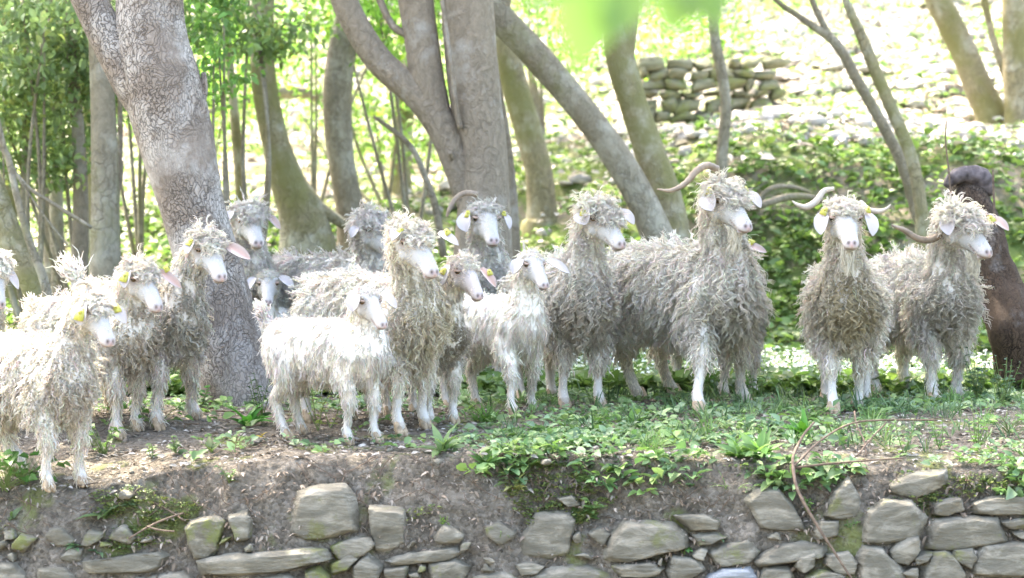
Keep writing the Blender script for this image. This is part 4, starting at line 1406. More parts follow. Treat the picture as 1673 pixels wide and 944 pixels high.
    # beard
    if spec.get('beard'):
        FG = Geo()
        n = 260
        bl_ = spec['beard']
        x0 = r.uniform(.10, .165, n)
        pt = np.array([H(x, y, z) for x, y, z in zip(x0, r.normal(size=n) * .011, np.full(n, -.052) + (x0 - .13) * .15)])
        t = np.linspace(0, 1, 9)[None, :, None]
        Ls = (bl_ * r.uniform(.45, 1.05, n))[:, None, None]
        sid = r.normal(size=(n, 1, 3)) * [.012, .012, 0]
        cen = pt.mean(0)
        pathb = pt[:, None] + np.array([0, 0, -1.]) * Ls * t + (cen - pt)[:, None] * [1, 1, 0] * t * .5 + sid * t ** 2 + hx_ * .012 * np.sin(t * 3)
        pathb = pathb + .0035 * np.sin(t * 9 + r.uniform(0, 6.28, (n, 1, 1))) * np.array([1, .5, 0])
        rb = (.0026 * r.uniform(.6, 1.3, n))[:, None] * (1 - .75 * np.linspace(0, 1, 9)[None])
        Vf, Ff = tubes(pathb, rb, 3)
        FG.add(Vf, Ff, np.repeat(np.clip(np.array([.80, .76, .64]) * r.uniform(.9, 1.08, (n, 1)), 0, .86), 27, 0))
        FG.obj('beard', WOOL, root)
    return root


PALE, BROWN = HORNPALE, HORN
Y = lambda t, x, z: (t, x, z)
GOATS = [
    dict(label='white goat cut off by the left edge, only its face and shoulder showing', s=0.9, hs=.95, yaw=35, hyaw=25, pitch=42, d=9.4, hd=9.2, brow=(-10, 428), feet=((-75, 705), (-30, 700)), ears=[None, ((12, 440), (30, 472), 14, 'w', 0, (.15, .2, 8))], dirtk=.1),
    dict(label='front left young goat with a small curved horn and big yellow tags in both ears', s=0.8, hs=.84, yaw=48, hyaw=38, pitch=38, d=8.32, hd=8.15, brow=(160, 492), feet=((76, 802), (131, 793)), ears=[((140, 490), (133, 531), 30, 'w', 0, (.62, -.05, 18)), ((186, 500), (206, 528), 20, 'w', 0, (.35, -.1, 13))],
         horns=[dict(mat=PALE, pts=[(152, 472, 9, .02), (140, 462, 9, .0), (127, 464, 8, -.01), (118, 474, 6, -.01), (116, 486, 3, 0)])], dirtk=.32, dirt=(.50, .43, .30), legwool=1.0, dz=.42, curl=.9, hind=((48, 768), None)),
    dict(label='shaggy goat behind the tagged young goat, dirty chest, one ear held out', s=0.8, hs=.88, yaw=55, hyaw=38, pitch=36, d=8.95, hd=8.85, brow=(238, 440), feet=((192, 718), (222, 704)), ears=[((213, 440), (204, 470), 22, 'w', 0, (.5, 0, 15)), ((265, 440), (296, 470), 15, 'd', .03, (.2, -.5, 9))], dirtk=.62, dirt=(.48, .39, .24), legwool=.9, curl=1.0),
    dict(label='curly goat standing against the leaning trunk with one brown-lined ear stretched out', tail=1.0, s=0.85, hs=.90, yaw=52, hyaw=30, pitch=34, d=9.15, hd=9.15, brow=(345, 392), feet=((255, 703), (316, 684)), ears=[((318, 392), (306, 414), 19, 'w', 0, (.35, 0, 11)), ((370, 400), (409, 423), 19, 'p', .0)], dirtk=.5, dirt=(.42, .38, .27), legwool=1.0, curl=1.0),
    dict(label='white-faced goat looking out from behind the leaning trunk, tallest at the left', s=0.95, hs=.98, yaw=20, hyaw=22, pitch=30, d=10.75, hd=10.5, brow=(410, 345), feet=((390, 640), (428, 636)), ears=[((384, 342), (376, 358), 15, 'w'), ((440, 350), (458, 374), 13, 'p')], dirtk=.25, top=1.2, tone=(.74, .72, .69)),
    dict(label='small kid with drooping ears low behind the leaning trunk', s=0.6, hs=.74, yaw=-30, hyaw=6, pitch=32, d=10.35, hd=10.15, brow=(438, 452), feet=((425, 640), (450, 640)), ears=[((416, 453), (402, 478), 17, 'w'), ((459, 450), (480, 470), 15, 'w')], dirtk=.2, curl=.6, top=.5, wool=.04, fringe=.02),
    dict(label='small clean white kid with smooth ears, standing side-on in front of the herd', tail=.6, s=0.69, hs=.70, yaw=56, hyaw=38, pitch=34, d=8.72, hd=8.6, brow=(607, 480), feet=((566, 726), (614, 723)), hind=((468, 718), (493, 708)), ears=[((585, 480), (576, 509), 24, 'w'), ((629, 476), (648, 503), 15, 'w')], dirtk=.06, curl=.45, top=.42, wool=.046, fringe=.02, legwool=.8, tone=(.72, .705, .67)),
    dict(label='curly-headed goat behind the herd with its face turned to the right', s=0.95, hs=.98, yaw=60, hyaw=52, pitch=36, d=10.5, hd=10.25, brow=(618, 360), feet=((590, 640), (625, 640)), ears=[((583, 372), (574, 388), 15, 'w', .02), None], dirtk=.25, top=1.3, tone=(.72, .70, .67)),
    dict(label='tall goat with long yellowish neck ringlets and a bright sunlit topknot', s=0.9, hs=.96, yaw=46, hyaw=36, pitch=34, d=8.95, hd=8.85, brow=(682, 378), feet=((650, 716), (690, 700)), ears=[((658, 372), (641, 392), 20, 'w', 0, (.3, -.3, 9)), ((728, 378), (749, 400), 15, 'w', .0, (.35, -.35, 10))], dirtk=.6, dirt=(.60, .52, .30), dz=.52, dh=.25, curl=1.1, wool=.07, legwool=.15),
    dict(label='short goat with reddish eye patch and muddy grey-brown neck', s=0.72, hs=.78, yaw=28, hyaw=30, pitch=34, d=9.2, hd=9.1, brow=(765, 430), feet=((702, 696), (740, 692)), ears=[((731, 432), (722, 466), 16, 'w', 0, (.4, .1, 10)), ((790, 440), (810, 469), 15, 'd', .0, (.4, -.3, 9))], dirtk=.80, dirt=(.36, .30, .20), eyepatch=.95, face=(.80, .74, .71), curl=.8, legwool=.8, top=.8, wool=.045, fringe=.03),
    dict(label='goat with one arched brown horn standing behind in front of the big brown trunk', s=0.95, hs=.98, yaw=5, hyaw=14, pitch=28, d=10.6, hd=10.25, brow=(796, 342), feet=((775, 640), (815, 640)), ears=[((755, 348), (763, 378), 26, 'w', 0, (.2, -.3, 10)), ((828, 350), (833, 374), 12, 'w', 0, (.1, .3, 8))],
         horns=[dict(mat=BROWN, pts=[(780, 318, 13, .04), (762, 315, 13, .03), (745, 324, 12, .02), (735, 340, 10, .0), (730, 354, 6, 0)])], dirtk=.3, fringe=.01, top=.8, tone=(.76, .74, .70)),
    dict(label='white young goat with a tiny horn stub and ears held wide', s=0.73, hs=.72, yaw=42, hyaw=26, pitch=32, d=9.28, hd=9.1, brow=(875, 420), feet=((836, 684), (868, 672)), ears=[((852, 424), (838, 447), 21, 'w'), ((898, 424), (930, 446), 14, 'w')],
         horns=[dict(mat=PALE, pts=[(857, 412, 8, .02), (856, 403, 6, .02), (855, 394, 3, .02)])], dirtk=.16, curl=.5, top=.4, wool=.046, fringe=.015, legwool=.7),
    dict(label='large goat with curls over its eyes and muddy ringlets, hornless', s=0.93, hs=.96, yaw=22, hyaw=34, pitch=32, d=9.55, hd=9.3, brow=(988, 340), feet=((920, 668), (978, 668)), ears=[((950, 344), (957, 367), 30, 'w', 0, (.25, -.1, 12)), ((1019, 342), (1036, 366), 17, 'w', 0)], dirtk=.72, dirt=(.40, .33, .20), dz=.33, dh=.2, curl=1.2, wool=.07, legwool=.1, top=1.3, fringe=.065, tone=(.80, .775, .72)),
    dict(label='tallest goat with a long horn sweeping left and a bushy topknot', s=1.02, hs=1.0, yaw=38, hyaw=30, pitch=30, d=9.35, hd=9.15, brow=(1192, 310), feet=((1138, 680), (1214, 658)), hind=((1042, 655), (1100, 640)), ears=[((1152, 318), (1164, 344), 30, 'w', 0, (.0, -.25, 11)), ((1226, 312), (1243, 339), 18, 'w', .0, (-.05, .1, 9))],
         horns=[dict(mat=BROWN, pts=[(1172, 276, 15, .03), (1155, 270, 16, .0), (1138, 279, 16, -.02), (1120, 299, 13, -.04), (1097, 311, 10, -.06), (1073, 309, 3, -.07)])], beard=.10, dirtk=.62, dirt=(.44, .39, .26), curl=1.2, wool=.07, legwool=.15, top=1.25, fringe=.06, dz=.36, tone=(.80, .775, .72)),
    dict(label='goat hidden behind the tallest one, only an ear and legs showing', s=0.8, hs=.85, yaw=25, hyaw=25, pitch=32, d=10.1, hd=9.95, brow=(1190, 400), feet=((1182, 622), (1232, 622)), ears=[None, ((1226, 399), (1252, 412), 13, 'p', .0, (.2, -.5, 9))], dirtk=.3),
    dict(label='goat facing straight ahead with two short outturned horns and a white beard', s=0.92, hs=.98, yaw=-8, hyaw=2, pitch=27, d=9.35, hd=9.15, brow=(1382, 340), feet=((1362, 678), (1400, 672)), ears=[((1343, 344), (1341, 383), 25, 'w', 0, (.08, -.1, 12)), ((1418, 346), (1426, 385), 24, 'w', 0, (-.02, .0, 10))],
         horns=[dict(mat=PALE, pts=[(1362, 308, 9, .04), (1346, 312, 12, .03), (1334, 328, 15, .01), (1318, 338, 14, -.01), (1304, 335, 9, -.02), (1294, 328, 3, -.02)]), dict(mat=PALE, pts=[(1405, 330, 12, .04), (1420, 343, 13, .01), (1437, 345, 11, -.01), (1448, 341, 7, -.02), (1455, 334, 3, -.02)])],
         beard=.11, dirtk=.80, dirt=(.46, .38, .21), dz=.47, dh=.2, curl=1.25, wool=.07, legwool=.15, top=.75, fringe=.04),
    dict(label='rightmost goat with a mop of curls and a low horn pointing left', s=0.95, hs=1.04, yaw=18, hyaw=34, pitch=32, d=9.55, hd=9.3, brow=(1580, 350), feet=((1524, 662), (1562, 650)), ears=[((1547, 352), (1551, 384), 26, 'w', 0), ((1630, 355), (1648, 376), 16, 'p', .0, (.15, .35, 12))],
         horns=[dict(mat=BROWN, pts=[(1536, 384, 16, .0), (1518, 392, 15, -.02), (1498, 389, 14, -.04), (1477, 376, 12, -.06), (1457, 368, 5, -.07)])], beard=.09, dirtk=.6, dirt=(.42, .37, .25), curl=1.2, wool=.07, legwool=.7, top=1.45, fringe=.06, tone=(.79, .765, .71)),
]
for i, g in enumerate(GOATS):
    g['seed'] = 500 + i
    goat(g)


# ------------------------------------------------------------------ plants
GREENS = np.array([(.085, .145, .06), (.11, .18, .07), (.07, .125, .055), (.13, .20, .065)])


def herb(px, py, kind, n, size, label=None, name='herb', col=None, seed=0, hgt=None, spread=1.0):
    """leafy plant rooted where the pixel ray meets the terrace or the bank"""
    r = np.random.default_rng(seed or int(px * 7 + py))
    best, be = None, 9
    for q in np.linspace(7.9, 10.6, 271):
        p = P(px, py, q)
        if q < 8.2:
            rz = np.interp(p[0], RIM_X, RIM_Z)
            e = abs(q - wall_depth(p[2], p[0])) if p[2] < rz - .005 else 9
        else:
            e = abs(p[2] - ground_z(p[0], p[1]))
        if e < be:
            best, be = p, e
    o = best
    root = empty(name, o)
    onface = o[1] < 8.15
    lean = np.array([0, -.45, .7]) if onface else np.array([0, -.08, 1.0])
    L, W, C, D, U = [], [], [], [], []
    G = Geo()
    if kind == 'rosette':
        for k in range(n):
            a = r.uniform(0, 6.28)
            el = r.uniform(.35, 1.4)
            dd = np.array([math.cos(a) * math.cos(el) * spread, math.sin(a) * math.cos(el) * spread, math.sin(el)]) + lean * .3
            C.append(o + r.normal(size=3) * .004)
            D.append(dd)
            L.append(size * r.uniform(.4, 1.0))
            W.append(L[-1] * r.uniform(.26, .42))
    elif kind == 'upright':
        for st in range(max(1, n // 8)):
            a = r.uniform(0, 6.28)
            tip = o + (lean + np.array([math.cos(a), math.sin(a), 0]) * .35 * spread) * (hgt or .14) * r.uniform(.6, 1.1)
            mid = (o + tip) / 2 + r.normal(size=3) * .006
            pt = catmull([o, mid, tip], 8)
            V, F = tubes(pt[None], np.linspace(.0022, .001, 8)[None], 5)
            G.add(V, F)
            for k in range(8):
                t = .25 + .75 * k / 7
                p = pt[int(t * 7)]
                a2 = k * 2.4 + r.uniform(-.4, .4)
                C.append(p)
                D.append(np.array([math.cos(a2), math.sin(a2), r.uniform(.1, .7)]))
                L.append(size * r.uniform(.6, 1.1) * (1.1 - .4 * t))
                W.append(L[-1] * r.uniform(.45, .6))
    elif kind == 'broad':
        for k in range(n):
            a = r.uniform(0, 6.28)
            rr = r.uniform(.2, 1) * (hgt or .08) * spread
            p = o + np.array([math.cos(a) * rr * 1.3, math.sin(a) * rr * .8, 0]) + lean * r.uniform(.25, 1.0) * (hgt or .08)
            V, F = tubes(catmull([o + r.normal(size=3) * .004, (o + p) / 2 + [0, 0, .01], p], 6)[None], np.linspace(.0016, .0009, 6)[None], 4)
            G.add(V, F)
            C.append(p)
            D.append(np.array([math.cos(a), math.sin(a) - .3, r.uniform(-.2, .5)]))
            L.append(size * r.uniform(.7, 1.2))
            W.append(L[-1] * r.uniform(.7, .9))
    elif kind == 'grass':
        for k in range(n):
            a = r.uniform(0, 6.28)
            el = r.uniform(.6, 1.45)
            C.append(o + np.array([r.normal() * .02 * spread, r.normal() * .015, 0]))
            D.append(np.array([math.cos(a) * math.cos(el), math.sin(a) * math.cos(el), math.sin(el)]))
            L.append(size * r.uniform(.5, 1.1))
            W.append(.0035)
    C, D, L, W = np.array(C), np.array(D), np.array(L), np.array(W)
    U = np.tile([0, -.35, 1.0], (len(C), 1)) + r.normal(size=(len(C), 3)) * .25
    V, F = leaves(C, D, U, L, W, droop=.7 if kind in ('rosette', 'grass') else .3)
    base = np.array(col) if col is not None else GREENS[r.integers(0, 4)]
    cc = np.clip(base * .72 * r.uniform(.75, 1.35, (len(C), 1)), 0, .8)
    mesh_obj('foliage', V, F, LEAFNEAR, root, col=np.repeat(cc, 8, 0))
    if G.V:
        G.obj('stem', STEM, root)
    tag(root, label or 'low leafy herb on the bank', 'plant')
    return root


B = (.12, .24, .05)
GY = (.15, .22, .10)
DK = (.05, .12, .04)
LM = (.20, .32, .06)
HERBS = [
    (255, 700, 'broad', 14, .035, 'round-leaved plant between the feet of the two front left goats', 'broadleaf_plant', B, .09),
    (170, 742, 'broad', 26, .034, 'round-leaved clump right of the feet of the front left goat', 'broadleaf_plant', B, .10),
    (10, 800, 'broad', 40, .045, 'dense dark round-leaved clump in the lower left corner', 'broadleaf_plant', (.08, .2, .04), .12),
    (40, 790, 'broad', 30, .04, 'round-leaved clump behind the hooves of the front left goat', 'broadleaf_plant', B, .11),
    (405, 698, 'rosette', 22, .12, 'bright glossy leafy plant at the foot of the leaning trunk', 'leafy_plant', (.10, .30, .05), None),
    (428, 690, 'upright', 56, .035, 'dark small-leaved bramble against the right side of the leaning trunk foot', 'bramble', DK, .17),
    (330, 668, 'upright', 24, .04, 'small green plant at the left of the leaning trunk foot', 'bramble', (.07, .18, .05), .12),
    (290, 745, 'upright', 24, .04, 'leafy herb on bare soil below the goat standing at the trunk', 'herb', GY, .07),
    (250, 750, 'upright', 16, .035, 'pale herb left of the leafy herb on the bare soil', 'herb', GY, .06),
    (345, 740, 'rosette', 10, .06, 'thin narrow-leaved herb on the bare earth below the leaning trunk', 'herb', (.16, .22, .08), None),
    (375, 790, 'upright', 16, .035, 'wispy herb in the middle of the left bank', 'herb', GY, .08),
    (172, 848, 'rosette', 18, .09, 'upright sage-green herb on the left bank above the mossy patch', 'herb', GY, None),
    (215, 830, 'upright', 16, .03, 'small herb beside the pale stone on the left bank', 'herb', GY, .04),
    (125, 895, 'rosette', 16, .07, 'feathery grey-green herb low on the left bank', 'herb', (.14, .23, .12), None),
    (160, 905, 'rosette', 16, .07, 'second feathery herb hanging at the slab on the left', 'herb', (.14, .23, .12), None),
    (20, 850, 'rosette', 9, .05, 'small grey-green herb at the left edge of the bank', 'herb', GY, None),
    (520, 705, 'upright', 24, .030, 'tall thin yellow-green weed between the legs of the small white kid', 'weed', (.28, .34, .09), .26),
    (540, 700, 'upright', 16, .028, 'pale weed just right of the tall thin weed', 'weed', (.34, .38, .12), .16),
    (430, 716, 'rosette', 6, .03, 'yellowed little plant at the heel of the small white kid', 'herb', (.5, .36, .06), None),
    (725, 742, 'rosette', 22, .11, 'pale green long-leaved plant at the rim below the muddy-necked goat', 'herb', (.20, .30, .13), None),
    (795, 765, 'rosette', 16, .085, 'upright lance-leaved plant at the rim right of the pale long-leaved one', 'herb', (.18, .32, .10), None),
    (845, 800, 'rosette', 16, .07, 'yellowing pale-leaved plant at the middle of the rim', 'herb', (.50, .50, .22), None),
    (790, 690, 'grass', 130, .09, 'thick tuft of green grass at the feet of the white young goat', 'grass_tuft', (.11, .24, .04), None),
    (940, 850, 'rosette', 14, .075, 'leafy plant hanging on the bank above the middle stones', 'herb', (.15, .26, .09), None),
    (962, 848, 'upright', 24, .05, 'taller half of the leafy plant above the middle stones', 'herb', (.18, .29, .10), .10),
    (1240, 750, 'rosette', 42, .11, 'broad light-green leafy plant left of the dead branch fork', 'leafy_plant', (.19, .33, .10), None),
    (1205, 748, 'rosette', 26, .09, 'long-leaved plant left of the broad light-green one', 'leafy_plant', (.17, .30, .10), None),
    (1310, 715, 'rosette', 18, .10, 'bright broad-leaved plant at the tip of the dead branch', 'leafy_plant', (.13, .32, .05), None),
    (1090, 640, 'upright', 40, .05, 'tall nettle-like plant before the legs of the tallest goat', 'weed', (.11, .23, .06), .24),
    (1120, 645, 'upright', 32, .045, 'leafy weed right of the nettle-like plant', 'weed', (.12, .24, .07), .16),
    (1165, 650, 'upright', 40, .045, 'leafy weed between the front legs of the tallest goat', 'weed', (.12, .25, .07), .14),
    (1235, 655, 'upright', 40, .045, 'bushy weed right of the tallest goat', 'weed', (.15, .28, .07), .15),
    (1030, 700, 'rosette', 20, .08, 'spreading green herb left of the tallest goat', 'herb', B, None),
    (1065, 740, 'grass', 60, .10, 'fine grass tuft in the middle of the rim', 'grass_tuft', (.17, .30, .07), None),
    (880, 710, 'rosette', 20, .07, 'green herb on the rim below the large muddy goat', 'herb', B, None),
    (980, 710, 'upright', 32, .04, 'leafy herb below the large muddy goat', 'herb', B, .09),
    (1195, 800, 'grass', 34, .09, 'sparse grass hanging over the big stones', 'grass_tuft', (.20, .30, .10), None),
    (1478, 745, 'upright', 30, .05, 'pale soft-leaved plant at the rim above the flat-topped stone', 'weed', (.20, .31, .14), .13),
    (1535, 735, 'upright', 30, .032, 'thin leafy seedling right of the pale soft-leaved plant', 'weed', (.15, .29, .07), .11),
    (1598, 735, 'upright', 56, .028, 'bushy small-leaved plant on the rim at the right', 'weed', (.17, .31, .07), .17),
    (1600, 660, 'upright', 120, .034, 'dark bramble bush beside the rightmost goat', 'bramble', (.05, .14, .05), .24),
    (1640, 665, 'upright', 90, .034, 'dark bramble at the right edge', 'bramble', (.07, .16, .06), .20),
    (1630, 640, 'rosette', 9, .10, 'lime-yellow leaves glowing before the dead trunk', 'leafy_plant', (.42, .50, .08), None),
    (1560, 665, 'grass', 80, .09, 'grass tuft at the hooves of the rightmost goat', 'grass_tuft', (.15, .30, .06), None),
    (1425, 690, 'grass', 70, .08, 'grass tuft right of the straight-facing goat', 'grass_tuft', (.14, .27, .06), None),
    (1320, 690, 'grass', 70, .10, 'grass tuft left of the straight-facing goat', 'grass_tuft', (.14, .27, .06), None),
    (1650, 710, 'broad', 24, .04, 'low leafy herb in the right corner of the rim', 'herb', B, .07),
    (1470, 860, 'broad', 5, .02, 'tiny round leaves between two stones at the right', 'herb', (.2, .34, .12), .03),
    (1322, 840, 'upright', 40, .018, 'small-leaved creeper behind the dead branch', 'creeper', (.15, .30, .07), .08),
    (1390, 870, 'upright', 32, .018, 'small-leaved creeper in the joint left of the big round stone', 'creeper', (.17, .30, .10), .07),
    (1117, 905, 'broad', 6, .022, 'round pennywort leaves on the middle stones', 'herb', (.14, .34, .10), .03),
    (1160, 885, 'broad', 5, .020, 'grey-green pennywort leaves above the mossy stone', 'herb', (.25, .38, .22), .03),
    (825, 890, 'upright', 60, .012, 'bright fine-leaved cushion in the moss left of the upright stone', 'creeper', (.22, .40, .05), .07),
    (725, 860, 'upright', 40, .012, 'fine-leaved green cushion on the bare earth in the middle', 'creeper', (.22, .38, .06), .06),
]
for i, hb in enumerate(HERBS):
    px, py, kd, n, sz, lb, nm, cl, hg = hb
    herb(px, py, kd, n, sz, lb, nm, cl, seed=300 + i, hgt=hg)


# uncountable ground cover
def cover(name, pts, size, cols, seed, nper=5, spread=.03, up_=.02, mat=None, label='', wr=.6, elev=(.0, .9)):
    r = np.random.default_rng(seed)
    n = len(pts)
    k = np.repeat(np.arange(n), nper)
    a = r.uniform(0, 6.28, len(k))
    el = r.uniform(*elev, len(k))
    hg = np.repeat(r.uniform(.3, 1.3, n) * up_, nper)
    C = pts[k] + np.stack([np.cos(a) * spread * r.random(len(k)), np.sin(a) * spread * r.random(len(k)), hg * r.uniform(.3, 1.2, len(k))], -1)
    D = np.stack([np.cos(a) * np.cos(el), np.sin(a) * np.cos(el), np.sin(el)], -1)
    U = np.tile([0, -.2, 1.0], (len(k), 1)) + r.normal(size=(len(k), 3)) * .35
    L = size * r.uniform(.5, 1.4, len(k)) * np.repeat(r.uniform(.7, 1.3, n), nper)
    V, F = leaves(C, D, U, L, L * wr)
    cols = np.array(cols)
    cc = cols[r.integers(0, len(cols), n)][k] * r.uniform(.7, 1.35, (len(k), 1))
    o = mesh_obj(name, V, F, mat or LEAFLOW, None, col=np.repeat(np.clip(cc * .8, 0, .85), 8, 0))
    tag(o, label, None, None, 'stuff')
    return o


r = np.random.default_rng(5)
# small seedlings on the terrace, denser to the right
n = 2600
x = r.uniform(-2.2, 2.3, n * 3)
y = 8.16 + r.random(n * 3) ** 1.3 * 2.3
dn = np.clip(.05 + .62 * sm((x + .25) / .5) + .25 * (y > 9.3), 0, 1) * np.clip(.45 + .8 * hash_noise(np.stack([x, y, x * 0], -1), 7, 3), 0, 1)
k = r.random(n * 3) < dn
x, y = x[k], y[k]
pts = np.stack([x, y, ground_z(x, y)], -1)
cover('seedlings', pts, .030, list(GREENS * 1.7) + [(.27, .37, .21), (.23, .34, .19), (.28, .39, .17)], 6, nper=6, spread=.025, up_=.028, label='small green seedlings scattered over the soil of the terrace')
n = 260
x = r.uniform(-.1, 2.3, n)
y = r.uniform(8.35, 10.4, n)
pts = np.stack([x, y, ground_z(x, y)], -1)
cover('grass', pts, .07, GREENS * 1.2, 8, nper=9, spread=.015, up_=.0, wr=.055, elev=(.7, 1.5), label='fine grass blades among the herbs at the goats feet')
n = 190
x = -.15 + r.random(n) ** .8 * 2.0
q = r.random(n) ** 1.6 * .16
z = np.interp(x, RIM_X, RIM_Z) - .78 * q
k = hash_noise(np.stack([x, z, x * 0], -1), 11, 31) > -.1
x, z = x[k], z[k]
yv = np.array([wall_depth(b, a) for a, b in zip(x, z)]) - .015
cover('rim_plants', np.stack([x, yv, z], -1), .042, list(GREENS * 1.8) + [(.27, .38, .21), (.28, .38, .16)], 33, nper=7, spread=.028, up_=.03, elev=(-.3, .9), label='leafy weeds spilling over the rim of the bank')
# moss and tiny plants on the bank face
n = 9000
x = r.uniform(-2.1, 2.1, n)
q = r.uniform(.03, .6, n)
z = np.interp(x, RIM_X, RIM_Z) - .78 * q
mn = hash_noise(np.stack([x, z * 1.6, x * 0], -1), 6, 12) + .35 * hash_noise(np.stack([x, z, x * 0], -1), 30, 13)
k = mn > .45
x, z = x[k], z[k]
yv = np.array([wall_depth(b, a) for a, b in zip(x, z)]) - .012
cover('moss', np.stack([x, yv, z], -1), .012, [(.17, .21, .06), (.22, .25, .08), (.13, .19, .06)], 9, nper=7, spread=.018, up_=.006, label='yellow-green moss on the earth face between the stones')
# dry litter: leaves, bark chips
n = 5200
x = r.uniform(-2.2, 2.2, n)
y = 8.12 + r.random(n) ** 1.2 * 2.4
pts = np.stack([x, y, ground_z(x, y) + .003], -1)
cover('leaf_litter', pts, .022, [(.29, .24, .18), (.38, .34, .28), (.20, .165, .12), (.44, .41, .36)], 10, nper=2, spread=.03, up_=.004, mat=LITTER, wr=.4, elev=(-.1, .35), label='dry leaf and bark litter on the soil')
n = 1500
x = r.uniform(-2.1, 2.1, n)
q = r.uniform(.0, .45, n)
z = np.interp(x, RIM_X, RIM_Z) - .78 * q
yv = np.array([wall_depth(b, a) for a, b in zip(x, z)]) - .012
cover('earth_crumbs', np.stack([x, yv, z], -1), .020, [(.28, .22, .16), (.36, .31, .25), (.2, .16, .12)], 14, nper=3, spread=.02, up_=.0, mat=LITTER, wr=.35, elev=(-1.2, .6), label='fine roots and crumbs hanging on the earth face')


n = 150
rx = r.uniform(-1.75, 1.75, n)
q0 = r.uniform(-.01, .16, n)
K_ = 9
Pr = np.zeros((n, K_, 3))
for i in range(n):
    x_, z_ = rx[i], np.interp(rx[i], RIM_X, RIM_Z) - .78 * max(q0[i], 0)
    vx = r.normal() * .008
    for k in range(K_):
        Pr[i, k] = (x_, wall_depth(z_, x_) - .022 - .008 * math.sin(k), z_)
        vx += r.normal() * .005
        x_ += vx
        z_ -= r.uniform(.002, .014)
Vr, Fr = tubes(Pr, np.linspace(.0016, .0006, K_)[None] * r.uniform(.6, 1.5, (n, 1)), 4)
tag(mesh_obj('root_fibres', Vr, Fr, TWIG), 'thin pale roots hanging down the bare earth face', None, None, 'stuff')
n = 90
x = r.uniform(-1.9, 1.9, n)
y = r.uniform(8.15, 9.6, n)
an = r.uniform(0, 3.14, n)
ln = r.uniform(.03, .12, n)
t = np.linspace(-.5, .5, 5)
Pr = np.stack([x[:, None] + np.cos(an)[:, None] * ln[:, None] * t, y[:, None] + np.sin(an)[:, None] * ln[:, None] * t, np.zeros((n, 5))], -1)
Pr[..., 2] = ground_z(Pr[..., 0], Pr[..., 1]) + .008 + r.random((n, 5)) * .006
Vr, Fr = tubes(Pr, np.full((n, 5), .0022) * r.uniform(.5, 1.5, (n, 1)), 5)
tag(mesh_obj('twig_litter', Vr, Fr, TWIG), 'short dry twigs strewn over the soil', None, None, 'stuff')


def pebbles(name, pts, size, mat, label, seed):
    r = np.random.default_rng(seed)
    base = nrm(np.array([[x_, y_, z_] for x_ in (-1, 0, 1) for y_ in (-1, 0, 1) for z_ in (-1, 0, 1) if abs(x_) + abs(y_) + abs(z_) > 0], float))
    import bmesh
    bm = bmesh.new()
    bmesh.ops.create_icosphere(bm, subdivisions=2, radius=1)
    bv = np.array([v.co[:] for v in bm.verts])
    bf = np.array([[v.index for v in f.verts] for f in bm.faces])
    bm.free()
    n = len(pts)
    S3 = size * r.uniform(.4, 1.8, (n, 1, 1)) * r.uniform(.5, 1.3, (n, 1, 3)) * [1, 1, .55]
    off = r.normal(size=(n, 1, 3))
    w1 = 1 + .16 * np.sin(bv[None] @ r.normal(size=(n, 3, 3)) * 2.2 + off).sum(-1, keepdims=True) / 1.5
    V = bv[None] * S3 * w1
    an = r.uniform(0, 6.28, n)
    ca, sa = np.cos(an)[:, None], np.sin(an)[:, None]
    V = np.stack([V[..., 0] * ca - V[..., 1] * sa, V[..., 0] * sa + V[..., 1] * ca, V[..., 2]], -1) + pts[:, None]
    F = bf[None] + (np.arange(n) * len(bv))[:, None, None]
    o = mesh_obj(name, V.reshape(-1, 3), [F.reshape(-1, 3)], mat)
    tag(o, label, None, None, 'stuff')


n = 900
x = r.uniform(-2.2, 2.2, n)
y = 8.1 + r.random(n) * 2.2
pebbles('pebbles', np.stack([x, y, ground_z(x, y) + .001], -1), .006, ROCK, 'small pebbles in the soil of the terrace', 3)
for px, py, sz, lb in [(206, 812, .026, 'pale loose stone lying on the left bank'), (892, 757, .018, 'round brown stone on the rim in the middle'), (420, 722, .016, 'small grey stone left of the white kid hooves'), (1420, 700, .016, 'whitish stone right of the dead branch tip'), (715, 755, .013, 'round stone at the rim below the muddy goat')]:
    best = min((P(px, py, q) for q in np.linspace(8.1, 9.5, 141)), key=lambda p: abs(p[2] - ground_z(p[0], p[1])))
    a = np.arange(7) * 6.283 / 7
    rr_ = np.random.default_rng(int(px))
    lp = np.array([best + np.array([math.cos(t) * sz * rr_.uniform(.8, 1.2), 0, math.sin(t) * sz * .6 + sz * .3]) for t in a])
    V, F = rock_mesh(lp, 0, sz * 1.4, int(px), sub=2, rough=.3)
    tag(mesh_obj('loose_stone', V, [F], ROCK), lb, 'stone')

# hillside green cover
n = 75000
x = r.uniform(-5, 6, n)
y = 10.3 + r.random(n) ** 1.4 * 13
gn = hash_noise(np.stack([x, y, x * 0], -1), 1.6, 21) + .5 * hash_noise(np.stack([x, y, x * 0], -1), 5, 22)
prob = np.where(x > .3, np.clip(1.1 - sm((y - 14.6) / 1.2) * .95, 0, 1), np.clip(.75 - sm((y - 14.5) / 4) * .55, 0, 1)) * np.clip(.8 + gn * .6, 0, 1)
k = r.random(n) < prob
x, y = x[k], y[k]
cover('ground_cover', np.stack([x, y, ground_z(x, y)], -1), .055, [(.15, .24, .07), (.19, .28, .09), (.13, .20, .06), (.22, .30, .09)], 23, nper=4, spread=.06, up_=.05, wr=.7, label='bright green low ground cover over the slope behind the goats')
n = 1500
x = r.uniform(-1, 2.6, n)
y = r.uniform(10.6, 12.6, n)
pts = np.stack([x, y, ground_z(x, y) + .05], -1)
cover('flowers', pts, .022, [(.8, .8, .78), (.82, .82, .8)], 24, nper=4, spread=.02, up_=.05, wr=.8, label='small white flowers in the sunny grass behind the goats')
